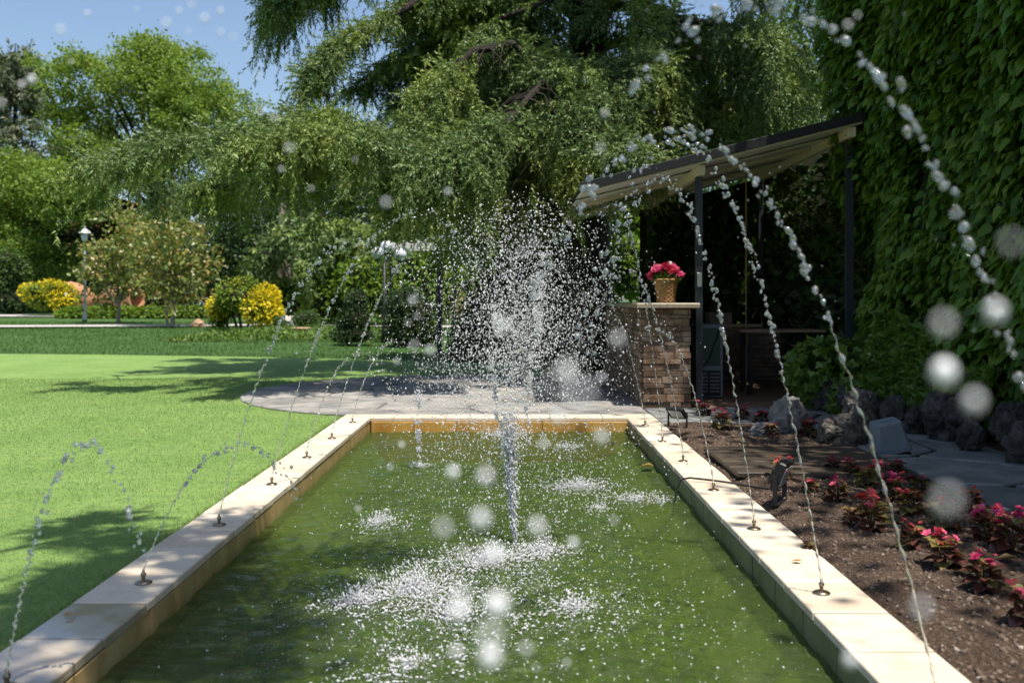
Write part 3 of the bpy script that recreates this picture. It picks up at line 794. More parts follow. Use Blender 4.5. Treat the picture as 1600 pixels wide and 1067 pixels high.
column(-.10, 7.3, .1, 1.0, .004, .008, -.05, 'thin broken water column left of the middle jet, before the patio', 50, 'spray', .022)
column(.10, 7.9, .05, 1.05, .004, .009, .10, 'slanting broken water column behind the middle jet, before the patio', 50, 'spray', .022)
column(-.72, 7.6, WZ, .42, .006, .010, 0, 'short bubbling water jet near the far left end of the pool', 30, 'spray', .006)

def ballistic(n, x0, y0, z0, v0, v1, sp, rmin, rmax, seed, tlo=.15, drag=.0):
    r = np.random.default_rng(seed)
    vz = r.uniform(v0, v1, n); vx = r.normal(0, sp, n); vy = r.normal(0, sp, n)
    T = 2*vz/9.81; t = T*(tlo+(1-tlo)*r.random(n))
    pos = np.stack([x0+vx*t, y0+vy*t, z0+vz*t-4.905*t*t], 1)
    vel = np.stack([vx, vy, vz-9.81*t], 1)
    q = rmin+(rmax-rmin)*r.random(n)**2.3
    el = 1+1.0*r.random(n)**2
    S = np.stack([q, q*el, q], 1)
    keep = (pos[:, 2] > WZ+.01) & (pos[:, 0] > LX1+.02) & (pos[:, 0] < RX0-.02) & (pos[:, 1] > 2.6)
    return pos[keep], vel[keep]+r.normal(size=(keep.sum(), 3))*.8, S[keep]
def spray():
    parts = []
    for (n, x0, y0, v0, v1, sp, a, b, sd) in ((5600, cx0, cy0, 4.3, 6.0, .38, .0013, .0054, 1), (6400, .06, 7.0, 4.6, 6.3, .40, .0015, .0066, 2),
                                               (3000, -.1, 6.4, 3.6, 5.8, .52, .0014, .0050, 3), (3600, .42, 6.8, 3.8, 5.7, .36, .0013, .0046, 6), (2400, -.36, 6.0, 3.6, 5.6, .36, .0013, .0042, 7),
                                               (500, .05, 4.2, 1.4, 3.4, .5, .0014, .0045, 4), (500, -.3, 8.4, 2.0, 4.0, .8, .002, .0060, 5)):
        p, ax, S = ballistic(n, x0, y0, WZ, v0, v1, sp, a, b, sd)
        big = S[:, 0] > .0044
        parts.append(ellipsoids(p[big], ax[big], S[big], ICO0)); parts.append(ellipsoids(p[~big], ax[~big], S[~big], OCT))
    V, F = merge(parts)
    tag(obj('fountain_spray', np_mesh('fountain_spray', V, F, MT['spray'], True)), 'cloud of falling droplets around the middle jets', 'spray', kind='stuff')
    # drops just above the water and where they hit it
    parts = []
    r = np.random.default_rng(44)
    for (px, py, R, a) in SPLASH:
        sx, sy = wat(px, py); n = int(1700*a*(R/.25)**1.1)
        ang = r.random(n)*6.28; d = np.abs(r.normal(size=n))*R*.55
        clump = (vnoise(np.stack([sx+d*np.cos(ang), sy+d*np.sin(ang), d*0], 1), 26, 5) > -.25) | (r.random(n) < .3)
        h = r.exponential(.022*a, n)*np.exp(-d/R)+.001
        p = np.stack([sx+d*np.cos(ang), sy+d*np.sin(ang), WZ+h], 1)
        q = .0011+.0040*r.random(n)**2.6
        flat = h < .012
        S = np.stack([q*np.where(flat, 1.7, 1), q*(1+1.6*r.random(n)), q*np.where(flat, .6, 1)], 1)
        ax = np.where(flat[:, None], np.stack([np.cos(ang*3), np.sin(ang*3), 0*ang], 1), np.stack([np.cos(ang)*.5, np.sin(ang)*.5, 0*ang+1], 1))
        ok = clump & (p[:, 0] > LX1) & (p[:, 0] < RX0)
        V, F = scatter(OCT[0], OCT[1], p[ok], frames(ax[ok], np.tile((0, 0, 1.), (ok.sum(), 1))), S[ok]); parts.append((V, F))
    for (px, py, R, a) in SPLASH:
        sx, sy = wat(px, py); n = int(90*a*(R/.25))
        ang = r.random(n)*6.28; d = np.abs(r.normal(size=n))*R*.5
        x = sx+d*np.cos(ang); y = sy+d*np.sin(ang)
        el = np.where(r.random(n) < .6, r.uniform(0, .25, n), r.uniform(.4, 2.0, n)); th = ang+r.normal(size=n)*.7
        L = r.uniform(.004, .015, n)*(.6+.5*a)
        ax = np.stack([np.cos(th), np.sin(th), el], 1)
        p = np.stack([x, y, WZ+.004+L*.4*np.minimum(el, 1)], 1); w = L*r.uniform(.08, .26, n)
        ok = (x > LX1+.03) & (x < RX0-.03)
        V, F = scatter(ICO0[0]*(1+.25*vnoise(ICO0[0], 3, 77))[:, None], ICO0[1], p[ok], frames(ax[ok], rnd_dirs(ok.sum())), np.stack([w, L, w], 1)[ok]); parts.append((V, F))
    n = 9500
    x = r.uniform(LX1+.05, RX0-.03, n); y = 2.6+6.6*r.random(n)**1.2
    w = np.exp(-((x-.0)/.75)**2)*np.exp(-((y-4.8)/2.2)**2)
    ok = r.random(n) < w+.05; x = x[ok]; y = y[ok]; n = len(x)
    p = np.stack([x, y, WZ+.004+r.exponential(.012, n)], 1); q = .0011+.0030*r.random(n)**2.4
    V, F = scatter(OCT[0], OCT[1], p, frames(r.normal(size=(n, 3)), rnd_dirs(n)), np.stack([q*1.2, q*1.5, q], 1)); parts.append((V, F))
    V, F = merge(parts)
    tag(obj('splash_foam', np_mesh('splash_foam', V, F, MT['foam'], True)), 'white splashes and bouncing drops on the pool surface', 'splash', kind='stuff')
spray()

NEAR = [(751, 811, 16), (771, 866, 15), (777, 946, 17), (766, 1027, 17), (693, 826, 17), (759, 745, 15), (708, 738, 11), (849, 694, 9), (896, 848, 10), (840, 823, 15), (723, 860, 11), (718, 955, 17),
        (960, 813, 9), (873, 650, 14), (1475, 582, 17), (1555, 487, 18), (1580, 380, 26), (1474, 507, 24), (1522, 627, 22), (1480, 782, 30), (870, 600, 26), (905, 620, 30), (885, 580, 18), (940, 683, 12), (822, 1013, 14),
        (713, 1018, 13), (766, 995, 24), (886, 1035, 8), (838, 1043, 9), (720, 930, 20), (260, 37, 8), (95, 48, 9), (50, 125, 7), (35, 133, 7), (2, 162, 9), (137, 22, 6), (215, 15, 6), (280, 18, 6), (320, 30, 8), (345, 18, 6), (345, 52, 7), (112, 97, 6), (300, 8, 8),
        (295, 50, 6), (365, 60, 8), (390, 70, 7), (405, 120, 8), (965, 530, 14), (1330, 1030, 15), (1440, 950, 22), (700, 300, 7), (603, 317, 10), (487, 295, 6), (452, 232, 9), (430, 185, 8), (408, 175, 8), (440, 265, 6), (645, 470, 8), (652, 495, 7), (638, 505, 7), (648, 540, 9), (672, 548, 9), (620, 565, 6),
        (790, 510, 11), (778, 500, 9), (835, 380, 9), (815, 395, 10), (940, 590, 9), (610, 730, 6), (628, 695, 6), (560, 795, 6), (580, 905, 7), (555, 250, 6), (945, 178, 8), (938, 232, 9), (1325, 40, 9), (1340, 25, 8)]
BRIGHT = {(1475, 582), (849, 694), (896, 848), (771, 866), (751, 811), (708, 738), (766, 1027), (777, 946), (260, 37), (50, 125), (35, 133), (1555, 487), (778, 500), (790, 510)}
def near_drops():
    parts = []; r = np.random.default_rng(3)
    P = []; S = []
    for (px, py, rad_) in NEAR:
        d = 1/(.159+(rad_*2*36/1600)/.437)
        # blur radius rad_ at f/2.8: the drop hangs closer to the lens the larger its disc
        p = at(px, py, d); q = (.0038 if rad_ > 11 else .0025)*(.7+.5*r.random())*min(1.0, d/.55)
        q *= 1.4 if (px, py) in BRIGHT else (.95 if r.random() < .6 else .75)
        P.append(p); S.append((q, q*1.15, q))
    V, F = ellipsoids(np.array(P), np.tile((0., .2, 1.), (len(P), 1)), np.array(S), ICO2)
    tag(obj('near_droplets', np_mesh('near_droplets', V, F, MT['near'], True)), 'blurred water drops flying close to the viewer', 'droplets', kind='stuff')
near_drops()

# ================================================================ PAVILION, BAR AND WHAT STANDS ABOUT THEM
def rz_(x): return 2.41+.25*(x-.9)       # roof height at x
def part(mb, name, mat, parent): 
    o = mb.build(name, mat, parent); o.location = -parent.location; return o
reseed(500)
pav = empty('pavilion', (2.4, 13, 0), 'lean-to pavilion with sloping beige panelled roof on slim dark posts', 'pavilion')
rt = Matrix.Rotation(-math.atan(.25), 3, 'Y')
RX_0, RX_1, RY_0, RY_1 = .74, 3.84, 10.92, 15.4
npan = 9
for i in range(npan):
    w = (RY_1-RY_0)/npan; y = RY_0+w*(i+.5); xm = (RX_0+RX_1)/2
    part(MB().box((xm, y, rz_(xm)+(.032 if i % 2 else 0)), ((RX_1-RX_0)*1.026, w-.014, .022), 0, .004, rt), 'roof_panel', MT['roofpanel'], pav)
part(MB().box(((RX_0+RX_1)/2, (RY_0+RY_1)/2, rz_((RX_0+RX_1)/2)+.05), ((RX_1-RX_0)*1.03, RY_1-RY_0+.06, .045), 0, 0, rt), 'roof_sheet', MT['black'], pav)
part(MB().box(((RX_0+RX_1)/2, RY_0-.045, rz_((RX_0+RX_1)/2)+.055), ((RX_1-RX_0)*1.03, .03, .10), 0, .004, rt), 'fascia', MT['black'], pav)  # black colour stands in for the cedar's shade on the fascia
for (x, y0, y1) in ((2.09, 11.0, 15.3), (3.74, 10.96, 15.3)):
    part(MB().box((x, (y0+y1)/2, rz_(x)-.075), (.07, y1-y0, .11), 0, .006), 'rafter', MT['timber'], pav)
for y in (12.4, 13.9):
    part(MB().box(((RX_0+RX_1)/2, y, rz_((RX_0+RX_1)/2)-.035), ((RX_1-RX_0)*.96, .04, .045), 0, .004, rt), 'batten', MT['timber'], pav)
for (x, y) in ((2.09, 11.2), (3.78, 11.2), (2.09, 15.2), (3.78, 15.2)):
    part(MB().box((x, y, (rz_(x)-.13)/2), (.075, .075, rz_(x)-.13), 0, .006), 'post', MT['dark_metal'], pav)
part(MB().box((2.09, 11.158, 1.42), (.05, .012, .16), 0, .003), 'junction_plate', MT['steel'], pav)
part(MB().tube([(2.95, 12.6, 0), (2.95, 12.6, rz_(2.95)-.02)], .008, 8), 'tie_rod', MT['wood'], pav)
deck = sheet('pavilion_floor', [(2.0, 10.82), (4.4, 10.82), (4.4, 16.2), (1.2, 16.2), (1.2, 15.3), (2.0, 15.3)], .006, MT['joint'])
for k in range(20):
    y = 10.92+.2*k
    if y > 14.9: break
    MB().box((0, 0, 0), (2.38, .19, .024), 0, .004).build('deck_board', MT['deck'], deck, (3.2, y, .02))

bar = empty('bar_counter', (1.68, 13, 0), 'stacked-stone bar counter with a speckled granite top beside the pavilion post', 'bar counter')
MB().box((0, 0, 0), (.50, 4.25, 1.10), 0, 0).build('counter_core', MT['joint'], bar, (0, 0, .55))
part(MB().box((1.68, 13, 1.1325), (.68, 4.5, .055), 0, .008), 'countertop', MT['granite'], bar)
ubox = {}
def stone_piece(parent, c, size, mat, name='stone', bev=.006):
    key = (mat.name, round(size[0]/max(size), 1), round(size[1]/max(size), 1))
    if key not in ubox: ubox[key] = MB().box((0, 0, 0), (1, 1, 1), 0, .06).mesh(name, mat)
    o = obj(name, ubox[key], parent, rel(c, parent)); o.scale = size
    o.rotation_euler = (random.uniform(-.01, .01), random.uniform(-.01, .01), random.uniform(-.01, .01)); return o
hts = [random.uniform(.045, .10) for _ in range(17)]; hts = [h_*1.095/sum(hts) for h_ in hts]
for r_, rh in enumerate(hts):
    z = sum(hts[:r_])+rh/2; x = 1.42
    cuts = [x]
    while cuts[-1] < 1.94: cuts.append(min(1.94, cuts[-1]+random.uniform(.10, .30)))
    for a_, b_ in zip(cuts, cuts[1:]):
        if b_-a_ > .02:
            pr = random.uniform(.03, .055)
            stone_piece(bar, ((a_+b_)/2, 10.875-pr/2+.02, z), (b_-a_-.006, pr, rh-.006), MT['clad'])
    y = 10.88
    while y < 15.1:
        L = random.uniform(.22, .62); pr = random.uniform(.03, .05)
        L = min(L, 15.12-y)
        if L > .05: stone_piece(bar, (1.43-pr/2+.015, y+L/2, z), (pr, L-.008, rh-.006), MT['clad'])
        y += L

# flower basket on the bar
bk = empty('flower_basket', (1.69, 11.02, 1.16), 'wicker basket of bright pink flowers standing on the bar top', 'flower basket')
MB().lathe([(.0, .002), (.088, .002), (.092, .02), (.10, .10), (.118, .20), (.131, .255), (.124, .255), (.11, .20), (0, .19)], n=24).build('basket_body', MT['wicker'], bk)
wv = MB()
for k in range(11):
    z = .018+.022*k; r0 = .094+.037*(z/.255)**1.5
    pts = [((r0+.004*(-1)**(q+k))*math.cos(2*math.pi*q/22), (r0+.004*(-1)**(q+k))*math.sin(2*math.pi*q/22), z) for q in range(23)]
    wv.tube(pts, .0075, 5)
wv.build('weave', MT['wicker'], bk)
MB().tube([(.134*math.cos(q/24*6.2832), .134*math.sin(q/24*6.2832), .256) for q in range(25)], .011, 6).build('rim', MT['wicker'], bk)
def blossom(npet, L, seed):
    r = np.random.default_rng(seed); n = npet*2
    a = np.concatenate([np.arange(npet)/npet*6.28, np.arange(npet)/npet*6.28+.4])
    up = np.concatenate([np.full(npet, .35), np.full(npet, 1.0)])
    ax = np.stack([np.cos(a), np.sin(a), up], 1)
    V, F = scatter(LEAF_V*A((1.9, 1, 1)), LEAF_F, np.zeros((n, 3)), frames(ax, np.tile((0, 0, 1.), (n, 1))), L*np.concatenate([np.full(npet, 1.), np.full(npet, .62)])*(.85+.3*r.random(n)))
    return V, F
FL = {}
for nm in ('pink', 'red', 'magenta'):
    FL[nm] = np_mesh('flower', *blossom(5, .055, 5), MT[nm])
for i in range(30):
    a = random.random()*6.28; rr = .15*math.sqrt(random.random()); z = .27+.15*(1-(rr/.16)**2)+random.uniform(-.02, .02)
    o = obj('flower', FL['magenta' if random.random() < .8 else 'pink'], bk, (rr*math.cos(a)*1.25, rr*math.sin(a), z)); s_ = random.uniform(.8, 1.25); o.scale = (s_, s_, s_)
    o.rotation_euler = (math.sin(a)*-.8-.35, math.cos(a)*.8, random.random()*6)
n_ = 60
d_ = rnd_dirs(n_); d_[:, 2] = np.abs(d_[:, 2])
V_, F_ = scatter(LEAF_V, LEAF_F, np.array([0, 0, .24])+d_*A((.11, .1, .06)), frames(d_, rnd_dirs(n_)), RG.uniform(.05, .09, n_))
tag(obj('foliage', np_mesh('foliage', V_, F_, MT['midleaf']), bk), kind='stuff')
MB().tube([(-.0, .05, .24), (.02, .05, .34), (.045, .04, .42)], [.004, .004, .003], 6).build('stem', MT['palepot'], bk)
MB().box((.052, .04, .425), (.03, .05, .07), .3, .006).build('card', MT['white'], bk)

# grey cabinet, tables, brick sink counter
cab = empty('metal_cabinet', (2.32, 12.0, 0), 'grey metal cabinet with slotted vent standing behind the dark post', 'cabinet')
MB().box((0, 0, .47), (.33, .4, .86), 0, .01).build('cabinet_body', MT['grey_box'], cab)
MB().box((0, -.206, .64), (.27, .012, .44), 0, .004).build('door_panel', plain_mat('green_panel', (.03, .06, .04), .35), cab)
MB().box((0, -.203, .21), (.28, .008, .30), 0, .003).build('vent_backing', MT['black'], cab)
for k in range(6):
    for xx in (-.07, .07):
        MB().box((xx, -.212, .11+.042*k), (.11, .012, .016), 0, .003).build('vent_slat', MT['grey_box'], cab)
MB().tube([(-.16, -.22, .3), (.0, -.24, .5), (.12, -.23, .84)], .008, 6).build('hose', MT['black'], cab)
def table(x, y, w, d, z, label):
    t = empty('long_table', (x, y, .03), label, 'table', 'plank tables under the pavilion')
    for k in range(3): MB().box((0, -d/2+d/3*(k+.5), z), (w, d/3-.008, .035), 0, .005).build('plank', MT['wood'], t)
    for sx in (-1, 1):
        for sy in (-1, 1): MB().box((sx*(w/2-.14), sy*(d/2-.07), z/2-.01), (.05, .05, z-.02), 0, .004).build('leg', MT['black'], t)
table(2.82, 13.4, .95, .5, .82, 'narrow dark-legged plank table left of the other, before the brick sink')
table(3.32, 12.5, 1.05, .55, .78, 'lower wide plank table nearer the ivy, under the pavilion roof')
sink = empty('brick_counter', (3.42, 14.6, .03), 'old brick sink counter with a curved tap at the pavilion back', 'counter')
MB().box((.12, 0, .36), (1.0, .36, .72), 0, 0).build('counter_core', MT['joint'], sink)
MB().box((.12, 0, .73), (1.06, .42, .02), 0, .004).build('worktop', MT['oldbrick'], sink)
for r_ in range(11):
    x = -.39-(.08 if r_ % 2 else 0)
    while x < .6:
        w = .17; xx0 = max(x, -.39); xx1 = min(x+w, .63)
        if xx1-xx0 > .03: stone_piece(sink, (3.42+(xx0+xx1)/2, 14.40, .03+.065*(r_+.5)), (xx1-xx0-.008, .05, .057), MT['oldbrick'], 'brick')
        x += w
part(MB().box((3.02, 14.62, .52), (.32, .34, .98), 0, .01), 'pier', MT['oldbrick'], sink)
MB().tube([(.22, -.05, .74), (.22, -.05, .86), (.20, -.06, .96), (.13, -.08, .99), (.08, -.09, .95), (.07, -.1, .9)], .010, 8).build('tap', MT['steel'], sink)

# ================================================================ HEDGE OF CREEPER, IVY, ROCKS ON THE RIGHT
reseed(501)
def hx(y): return 4.35-.045*y
def creeper():
    h = empty('creeper_wall', (3.6, 8, 0), 'tall wall of glossy dark green creeper leaves filling the right side', 'creeper')
    cv = []
    ny, nz = 40, 26
    ys = np.linspace(1.5, 11.5, ny); zs = np.linspace(0, 6.4, nz)
    V = []; F = []
    for z in zs:
        for y in ys: V.append((hx(y)+.34-.28*min(1, max(0, (z-2.9)/1.3))+.10*math.sin(y*2.1+z*1.3)+.1*math.sin(z*2.7), y, z))
    for j in range(nz-1):
        for i in range(ny-1): F.append((j*ny+i, j*ny+i+1, (j+1)*ny+i+1, (j+1)*ny+i))
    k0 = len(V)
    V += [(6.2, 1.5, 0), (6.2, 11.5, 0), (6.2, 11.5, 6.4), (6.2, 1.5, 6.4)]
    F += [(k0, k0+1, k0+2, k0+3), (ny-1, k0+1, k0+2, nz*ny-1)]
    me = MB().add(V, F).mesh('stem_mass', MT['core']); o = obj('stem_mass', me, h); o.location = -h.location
    def pts(n, yr, zr):
        y = RG.uniform(*yr, n); z = RG.uniform(*zr, n)
        P = np.stack([y*0, y, z], 1)
        b = vnoise(P, 2.3, 31)*.16+vnoise(P, 5.5, 32)*.10
        dep = RG.random(n)**1.5*.30
        keep = (vnoise(P, 4.5, 33) > -.85) | (dep > .15)
        x = hx(y)-b+dep-.28*np.clip((z-2.9)/1.3, 0, 1)
        return np.stack([x, y, z], 1)[keep], b[keep]
    def orient(n, droop=1.0):
        ax = np.stack([-.45-.5*RG.random(n), RG.normal(0, .55, n), -droop*(.3+.9*RG.random(n))], 1)
        up = np.stack([-1+RG.normal(0, .35, n), RG.normal(0, .5, n)-.15, .55+RG.normal(0, .35, n)], 1)
        return frames(ax, up)
    P, b = pts(25000, (6.6, 11.55), (.0, 5.0))
    n = len(P); R = orient(n); S = .05+.095*RG.random(n)**1.1
    order = np.argsort(P[:, 0]+.12*P[:, 1]-S*2)     # foremost and nearest first
    seen = order[(P[order, 1] > 7.2) & (P[order, 1] < 8.9) & (P[order, 2] < 3.7) & (P[order, 2] > .8)][:300]
    mask = np.ones(n, bool); mask[seen] = False
    lm = np_mesh('leaf', PT_V, PT_F, MT['creeper']); lo = np_mesh('leaf', PT_V, PT_F, MT['creeper_old'])
    hl = np.array(h.location)
    variants = []
    for q in range(6):
        W = PT_V.copy(); W[:, 2] += .12*RG.normal()*W[:, 0]+.10*RG.normal()*W[:, 1]**2; W[:, 0] *= RG.uniform(.85, 1.15)
        m_ = leaf_mat('creeper_single_leaf', [tuple(c*RG.uniform(.8, 1.2) for c in random.choice([(.045, .09, .010), (.08, .155, .018), (.125, .22, .028), (.18, .27, .04)]))]*2, .35, .35, .4)
        variants.append(np_mesh('leaf', W, PT_F, m_))
    for q, i in enumerate(seen):
        o = obj('leaf', lo if q % 75 == 7 else variants[q % 6], h)
        M = Matrix(R[i].tolist()).to_4x4(); M = Matrix.Translation(Vector(P[i]-hl)) @ M @ Matrix.Scale(float(S[i]), 4)
        o.matrix_basis = M
    V, F = scatter(PT_V, PT_F, P[mask]-hl, R[mask], S[mask])
    tag(obj('foliage', np_mesh('foliage', V, F, MT['creeper']), h), kind='stuff')
    P, b = pts(3800, (1.5, 6.9), (.1, 6.4)); P2, b2 = pts(2200, (6.6, 11.5), (4.8, 6.5)); P = np.concatenate([P, P2]); n = len(P)
    V, F = scatter(DIA_V, DIA_F, P-hl, orient(n), RG.uniform(.14, .24, n))
    tag(obj('outer_foliage', np_mesh('outer_foliage', V, F, MT['creeper']), h), kind='stuff')
    # ragged top
    n = 3000; P = np.stack([RG.uniform(3.2, 5.2, n), RG.uniform(2, 11.6, n), RG.uniform(6.1, 6.9, n)], 1)
    V, F = scatter(DIA_V, DIA_F, P-hl, frames(rnd_dirs(n), rnd_dirs(n)), RG.uniform(.15, .25, n))
    tag(obj('top_foliage', np_mesh('top_foliage', V, F, MT['creeper']), h), kind='stuff')
creeper()

def leaf_bank(name, n, fn, size, mat, label, cat, tv=LEAF_V, tf=LEAF_F, group=None, core=None, stem=None):
    """a plant as an Empty: leaves over a shape fn(n) -> positions, outward directions"""
    P, D = fn(n); c = P.mean(0); c[2] = P[:, 2].min()
    h = empty(name, tuple(c), label, cat, group)
    ax = D*.7+rnd_dirs(len(P))*.6+np.array([0, 0, -.25])
    V, F = scatter(tv, tf, P-c, frames(ax, D+rnd_dirs(len(P))*.5), RG.uniform(size*.65, size*1.25, len(P)))
    tag(obj('foliage', np_mesh('foliage', V, F, mat), h), kind='stuff')
    if core is not None:
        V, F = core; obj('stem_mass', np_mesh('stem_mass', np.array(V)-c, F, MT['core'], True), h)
    if stem:
        for (pts, rads, m) in stem: MB().tube([tuple(Vector(p)-Vector(c)) for p in pts], rads, 7).build('stem', m, h)
    return h
def lump(c, r, seed=0, amp=.26, shrink=.82):
    V, F = ICO3
    k = 1+amp*vnoise(V*1.0, 2.6, seed)
    return V*k[:, None]*np.array(r)*shrink+np.array(c), F
def blob_fn(blobs, shell=.25, amp=.18, seed=0, zmin=.02):
    """leaves near the surface of a few lumpy ellipsoids"""
    def fn(n):
        w = np.array([b[1][0]*b[1][2] for b in blobs]); w = w/w.sum(); Ps = []; Ds = []
        for (c, r), q in zip(blobs, w):
            m = max(8, int(n*q)); D = rnd_dirs(m); k = (1+amp*vnoise(D, 2.6, seed))*(1-shell*RG.random(m)**1.4)
            P = D*k[:, None]*np.array(r)+np.array(c)
            ok = P[:, 2] > zmin; Ps.append(P[ok]); Ds.append(D[ok])
        return np.concatenate(Ps), np.concatenate(Ds)
    return fn

def ivy_fn(n):
    y = RG.uniform(7.0, 11.6, n); z = .85*RG.random(n)**1.3; P = np.stack([0*y, y, z], 1)
    z2 = z*(1+.25*vnoise(P, 2, 51))+.05
    x = hx(y)-.36-.16*vnoise(P, 3, 52)+.33*(z/.85)
    ok = vnoise(P, 4.5, 53) > -.35*(1-z) - .1
    return np.stack([x, y, z2], 1)[ok], np.tile((-1, -.2, .5), (ok.sum(), 1))
leaf_bank('ivy', 8200, ivy_fn, .095, MT['ivy'], 'paler green ivy trailing over rocks along the foot of the creeper', 'ivy', IVY_V, PT_F)
def ivy2_fn(n):
    D = rnd_dirs(n); P = D*np.array([.45, .42, .34])+np.array([3.42, 10.75, .42]); ok = P[:, 2] > .1
    return P[ok], D[ok]
leaf_bank('ivy_clump', 620, ivy2_fn, .10, MT['ivy'], 'bushy light green ivy clump at the pavilion corner by the floor', 'ivy', IVY_V, PT_F)

def rock(name, c, size, mat, label, seed, group=None, rough=.32, rz=0):
    V, F = ICO4; k = 1+rough*vnoise(V, 1.8, seed)*.6+rough*.45*np.abs(vnoise(V, 4, seed+1))-rough*.75*np.abs(vnoise(V, 5.5, seed+2))**.6-rough*.42*np.abs(vnoise(V, 13, seed+3))+rough*.6
    P = V*k[:, None]*np.array(size)/2
    me = np_mesh(name, P, F, mat, False)
    o = obj(name, me, None, c); o.rotation_euler = (0, 0, rz)
    return tag(o, label, 'rock', group)
rock('rock', (2.42, 8.75, .12), (.34, .30, .42), MT['palerock'], 'pale grey pointed rock among begonias at the far bed corner', 3)
rock('rock', (2.18, 8.65, .06), (.22, .2, .16), MT['palerock'], 'small grey stone tucked against the pale pointed rock', 5)
pit = empty('pitted_rock', (2.78, 8.15, .02), 'dark pitted rock with a rounded knob, beside the grey tilted box', 'rock')
def pit_piece(name, c, s, seed):
    V, F = ICO4; k = 1+.2*vnoise(V, 2.2, seed)+.14*vnoise(V, 7, seed+1)+.10*np.abs(vnoise(V, 14, seed+2))-.10*np.abs(vnoise(V, 24, seed+3))
    obj(name, np_mesh(name, V*k[:, None]*np.array(s)/2, F, MT['pitted'], True), pit, c)
pit_piece('body', (-.02, 0, .13), (.46, .34, .34), 8); pit_piece('knob', (.06, .05, .33), (.22, .2, .22), 12); pit_piece('shoulder', (-.19, -.02, .1), (.22, .22, .2), 15)
wl = ['under the ivy clump by the pavilion', 'second along from the pavilion, half hidden by ivy', 'behind the pitted rock', 'upright beneath ivy leaves', 'behind the tilted grey box', 'dark and jagged, above the path bend', 'tall and slanting, amid ivy leaves', 'low, at the path edge', 'upright, at the right edge of the photo', 'low with a hollow below it, at the right edge']
wp = [(3.30, 10.55, .18, .42), (3.42, 10.1, .16, .4), (3.44, 9.6, .14, .36), (3.50, 9.15, .15, .34), (3.55, 8.75, .13, .36), (3.62, 8.35, .22, .5), (3.66, 8.05, .25, .5), (3.58, 7.75, .12, .36), (3.76, 7.5, .24, .44), (3.70, 7.2, .12, .44)]
for i, ((x, y, z, s), w) in enumerate(zip(wp, wl)):
    rock('rock', (x, y, z), (s*.5, s*.56, s*.72), MT['rock'], 'grey weathered border rock '+w, 60+7*i, 'rocks along the foot of the creeper', .42, i*1.3)

# ================================================================ THINGS IN THE BED
reseed(502)
gb = empty('lamp_housing', (2.88, 7.62, .012), 'grey plastic box tilted on its side beside the pitted rock', 'lamp')
hb = MB()
def frustum(mb, w0, d0, w1, d1, z0, z1, bev=.02):
    P = []
    for (w, d, z) in ((w0, d0, z0), (w1, d1, z1)):
        for a, b in ((-w/2+bev, -d/2), (w/2-bev, -d/2), (w/2, -d/2+bev), (w/2, d/2-bev), (w/2-bev, d/2), (-w/2+bev, d/2), (-w/2, d/2-bev), (-w/2, -d/2+bev)): P.append((a, b, z))
    F = [tuple(range(7, -1, -1)), tuple(range(8, 16))]+[(i, (i+1) % 8, 8+(i+1) % 8, 8+i) for i in range(8)]
    return mb.add(P, F)
tl_ = Matrix.Rotation(rad(-12), 4, 'Y') @ Matrix.Rotation(rad(8), 4, 'X')
for nm, a in (('housing', (.25, .22, .20, .18, .02, .20)), ('skirt', (.265, .235, .262, .232, -.02, .022)), ('cap_recess', (.10, .03, .09, .025, .198, .204))):
    o = frustum(MB(), *a).build(nm, MT['grey_box'], gb); o.matrix_basis = tl_; o.location.z += .06
MB().box((0.02, 0, .018), (.22, .18, .03), .1, .006).build('foot', MT['black'], gb)

def floodlight(loc, rz, tilt, label):
    f = empty('floodlight', loc, label, 'floodlight', None, rz)
    T = Matrix.Translation((0, 0, .13)) @ Matrix.Rotation(tilt, 4, 'X')
    for nm, c, s, m in (('body', (0, 0, 0), (.17, .032, .14), 'black'), ('glass', (0, -.018, 0), (.125, .004, .095), 'lampglass'), ('rear_box', (0, .028, -.01), (.08, .03, .07), 'black')):
        o = MB().box(c, s, 0, .006).build(nm, MT[m], f); o.matrix_basis = T
    for k in range(4):
        o = MB().box((-.06+.04*k, .022, .03), (.006, .02, .07), 0, .001).build('cooling_fin', MT['black'], f); o.matrix_basis = T
    br = MB().box((-.095, .01, .07), (.008, .02, .14), 0, .001).box((.095, .01, .07), (.008, .02, .14), 0, .001).box((0, .01, .002), (.19, .03, .008), 0, .001)
    br.build('bracket', MT['black'], f)
fx, fy = gp(1222, 800)
floodlight((fx, fy, soil_z(fx, fy)), rad(62), rad(22), 'black floodlight with a pale glass tilted towards the begonias')
bpy.data.objects['floodlight'].scale = (1.2, 1.2, 1.2)
fx, fy = gp(1058, 676)
floodlight((fx+.0, fy, .05), rad(-40), rad(48), 'dark floodlight tipped back at the far end of the bed-side coping')
MB().tube([(1.0, 6.25, -.16), (1.03, 6.28, .0), (1.06, 6.3, .062), (1.12, 6.3, .073), (1.25, 6.25, .066), (1.37, 6.2, .058), (1.45, 6.15, .05), (1.6, 6.0, .05), (1.9, 5.85, .05), (2.05, 5.8, .055)], .0065, 7).build('cable', MT['black'])
tag(bpy.data.objects['cable'], 'black cable running from the pool water over the coping into the bed', 'cable')
bd = empty('wet_board', (2.03, 7.0, .05), 'dark wet slatted board lying flat across the soil behind the cable', 'board')
for k in range(5):
    MB().box((0, -.46+.23*k, .018), (1.16, .2285, .03), 0, .0015).build('plank', MT['wetwood'], bd).rotation_euler = (0, 0, random.uniform(-.001, .001))
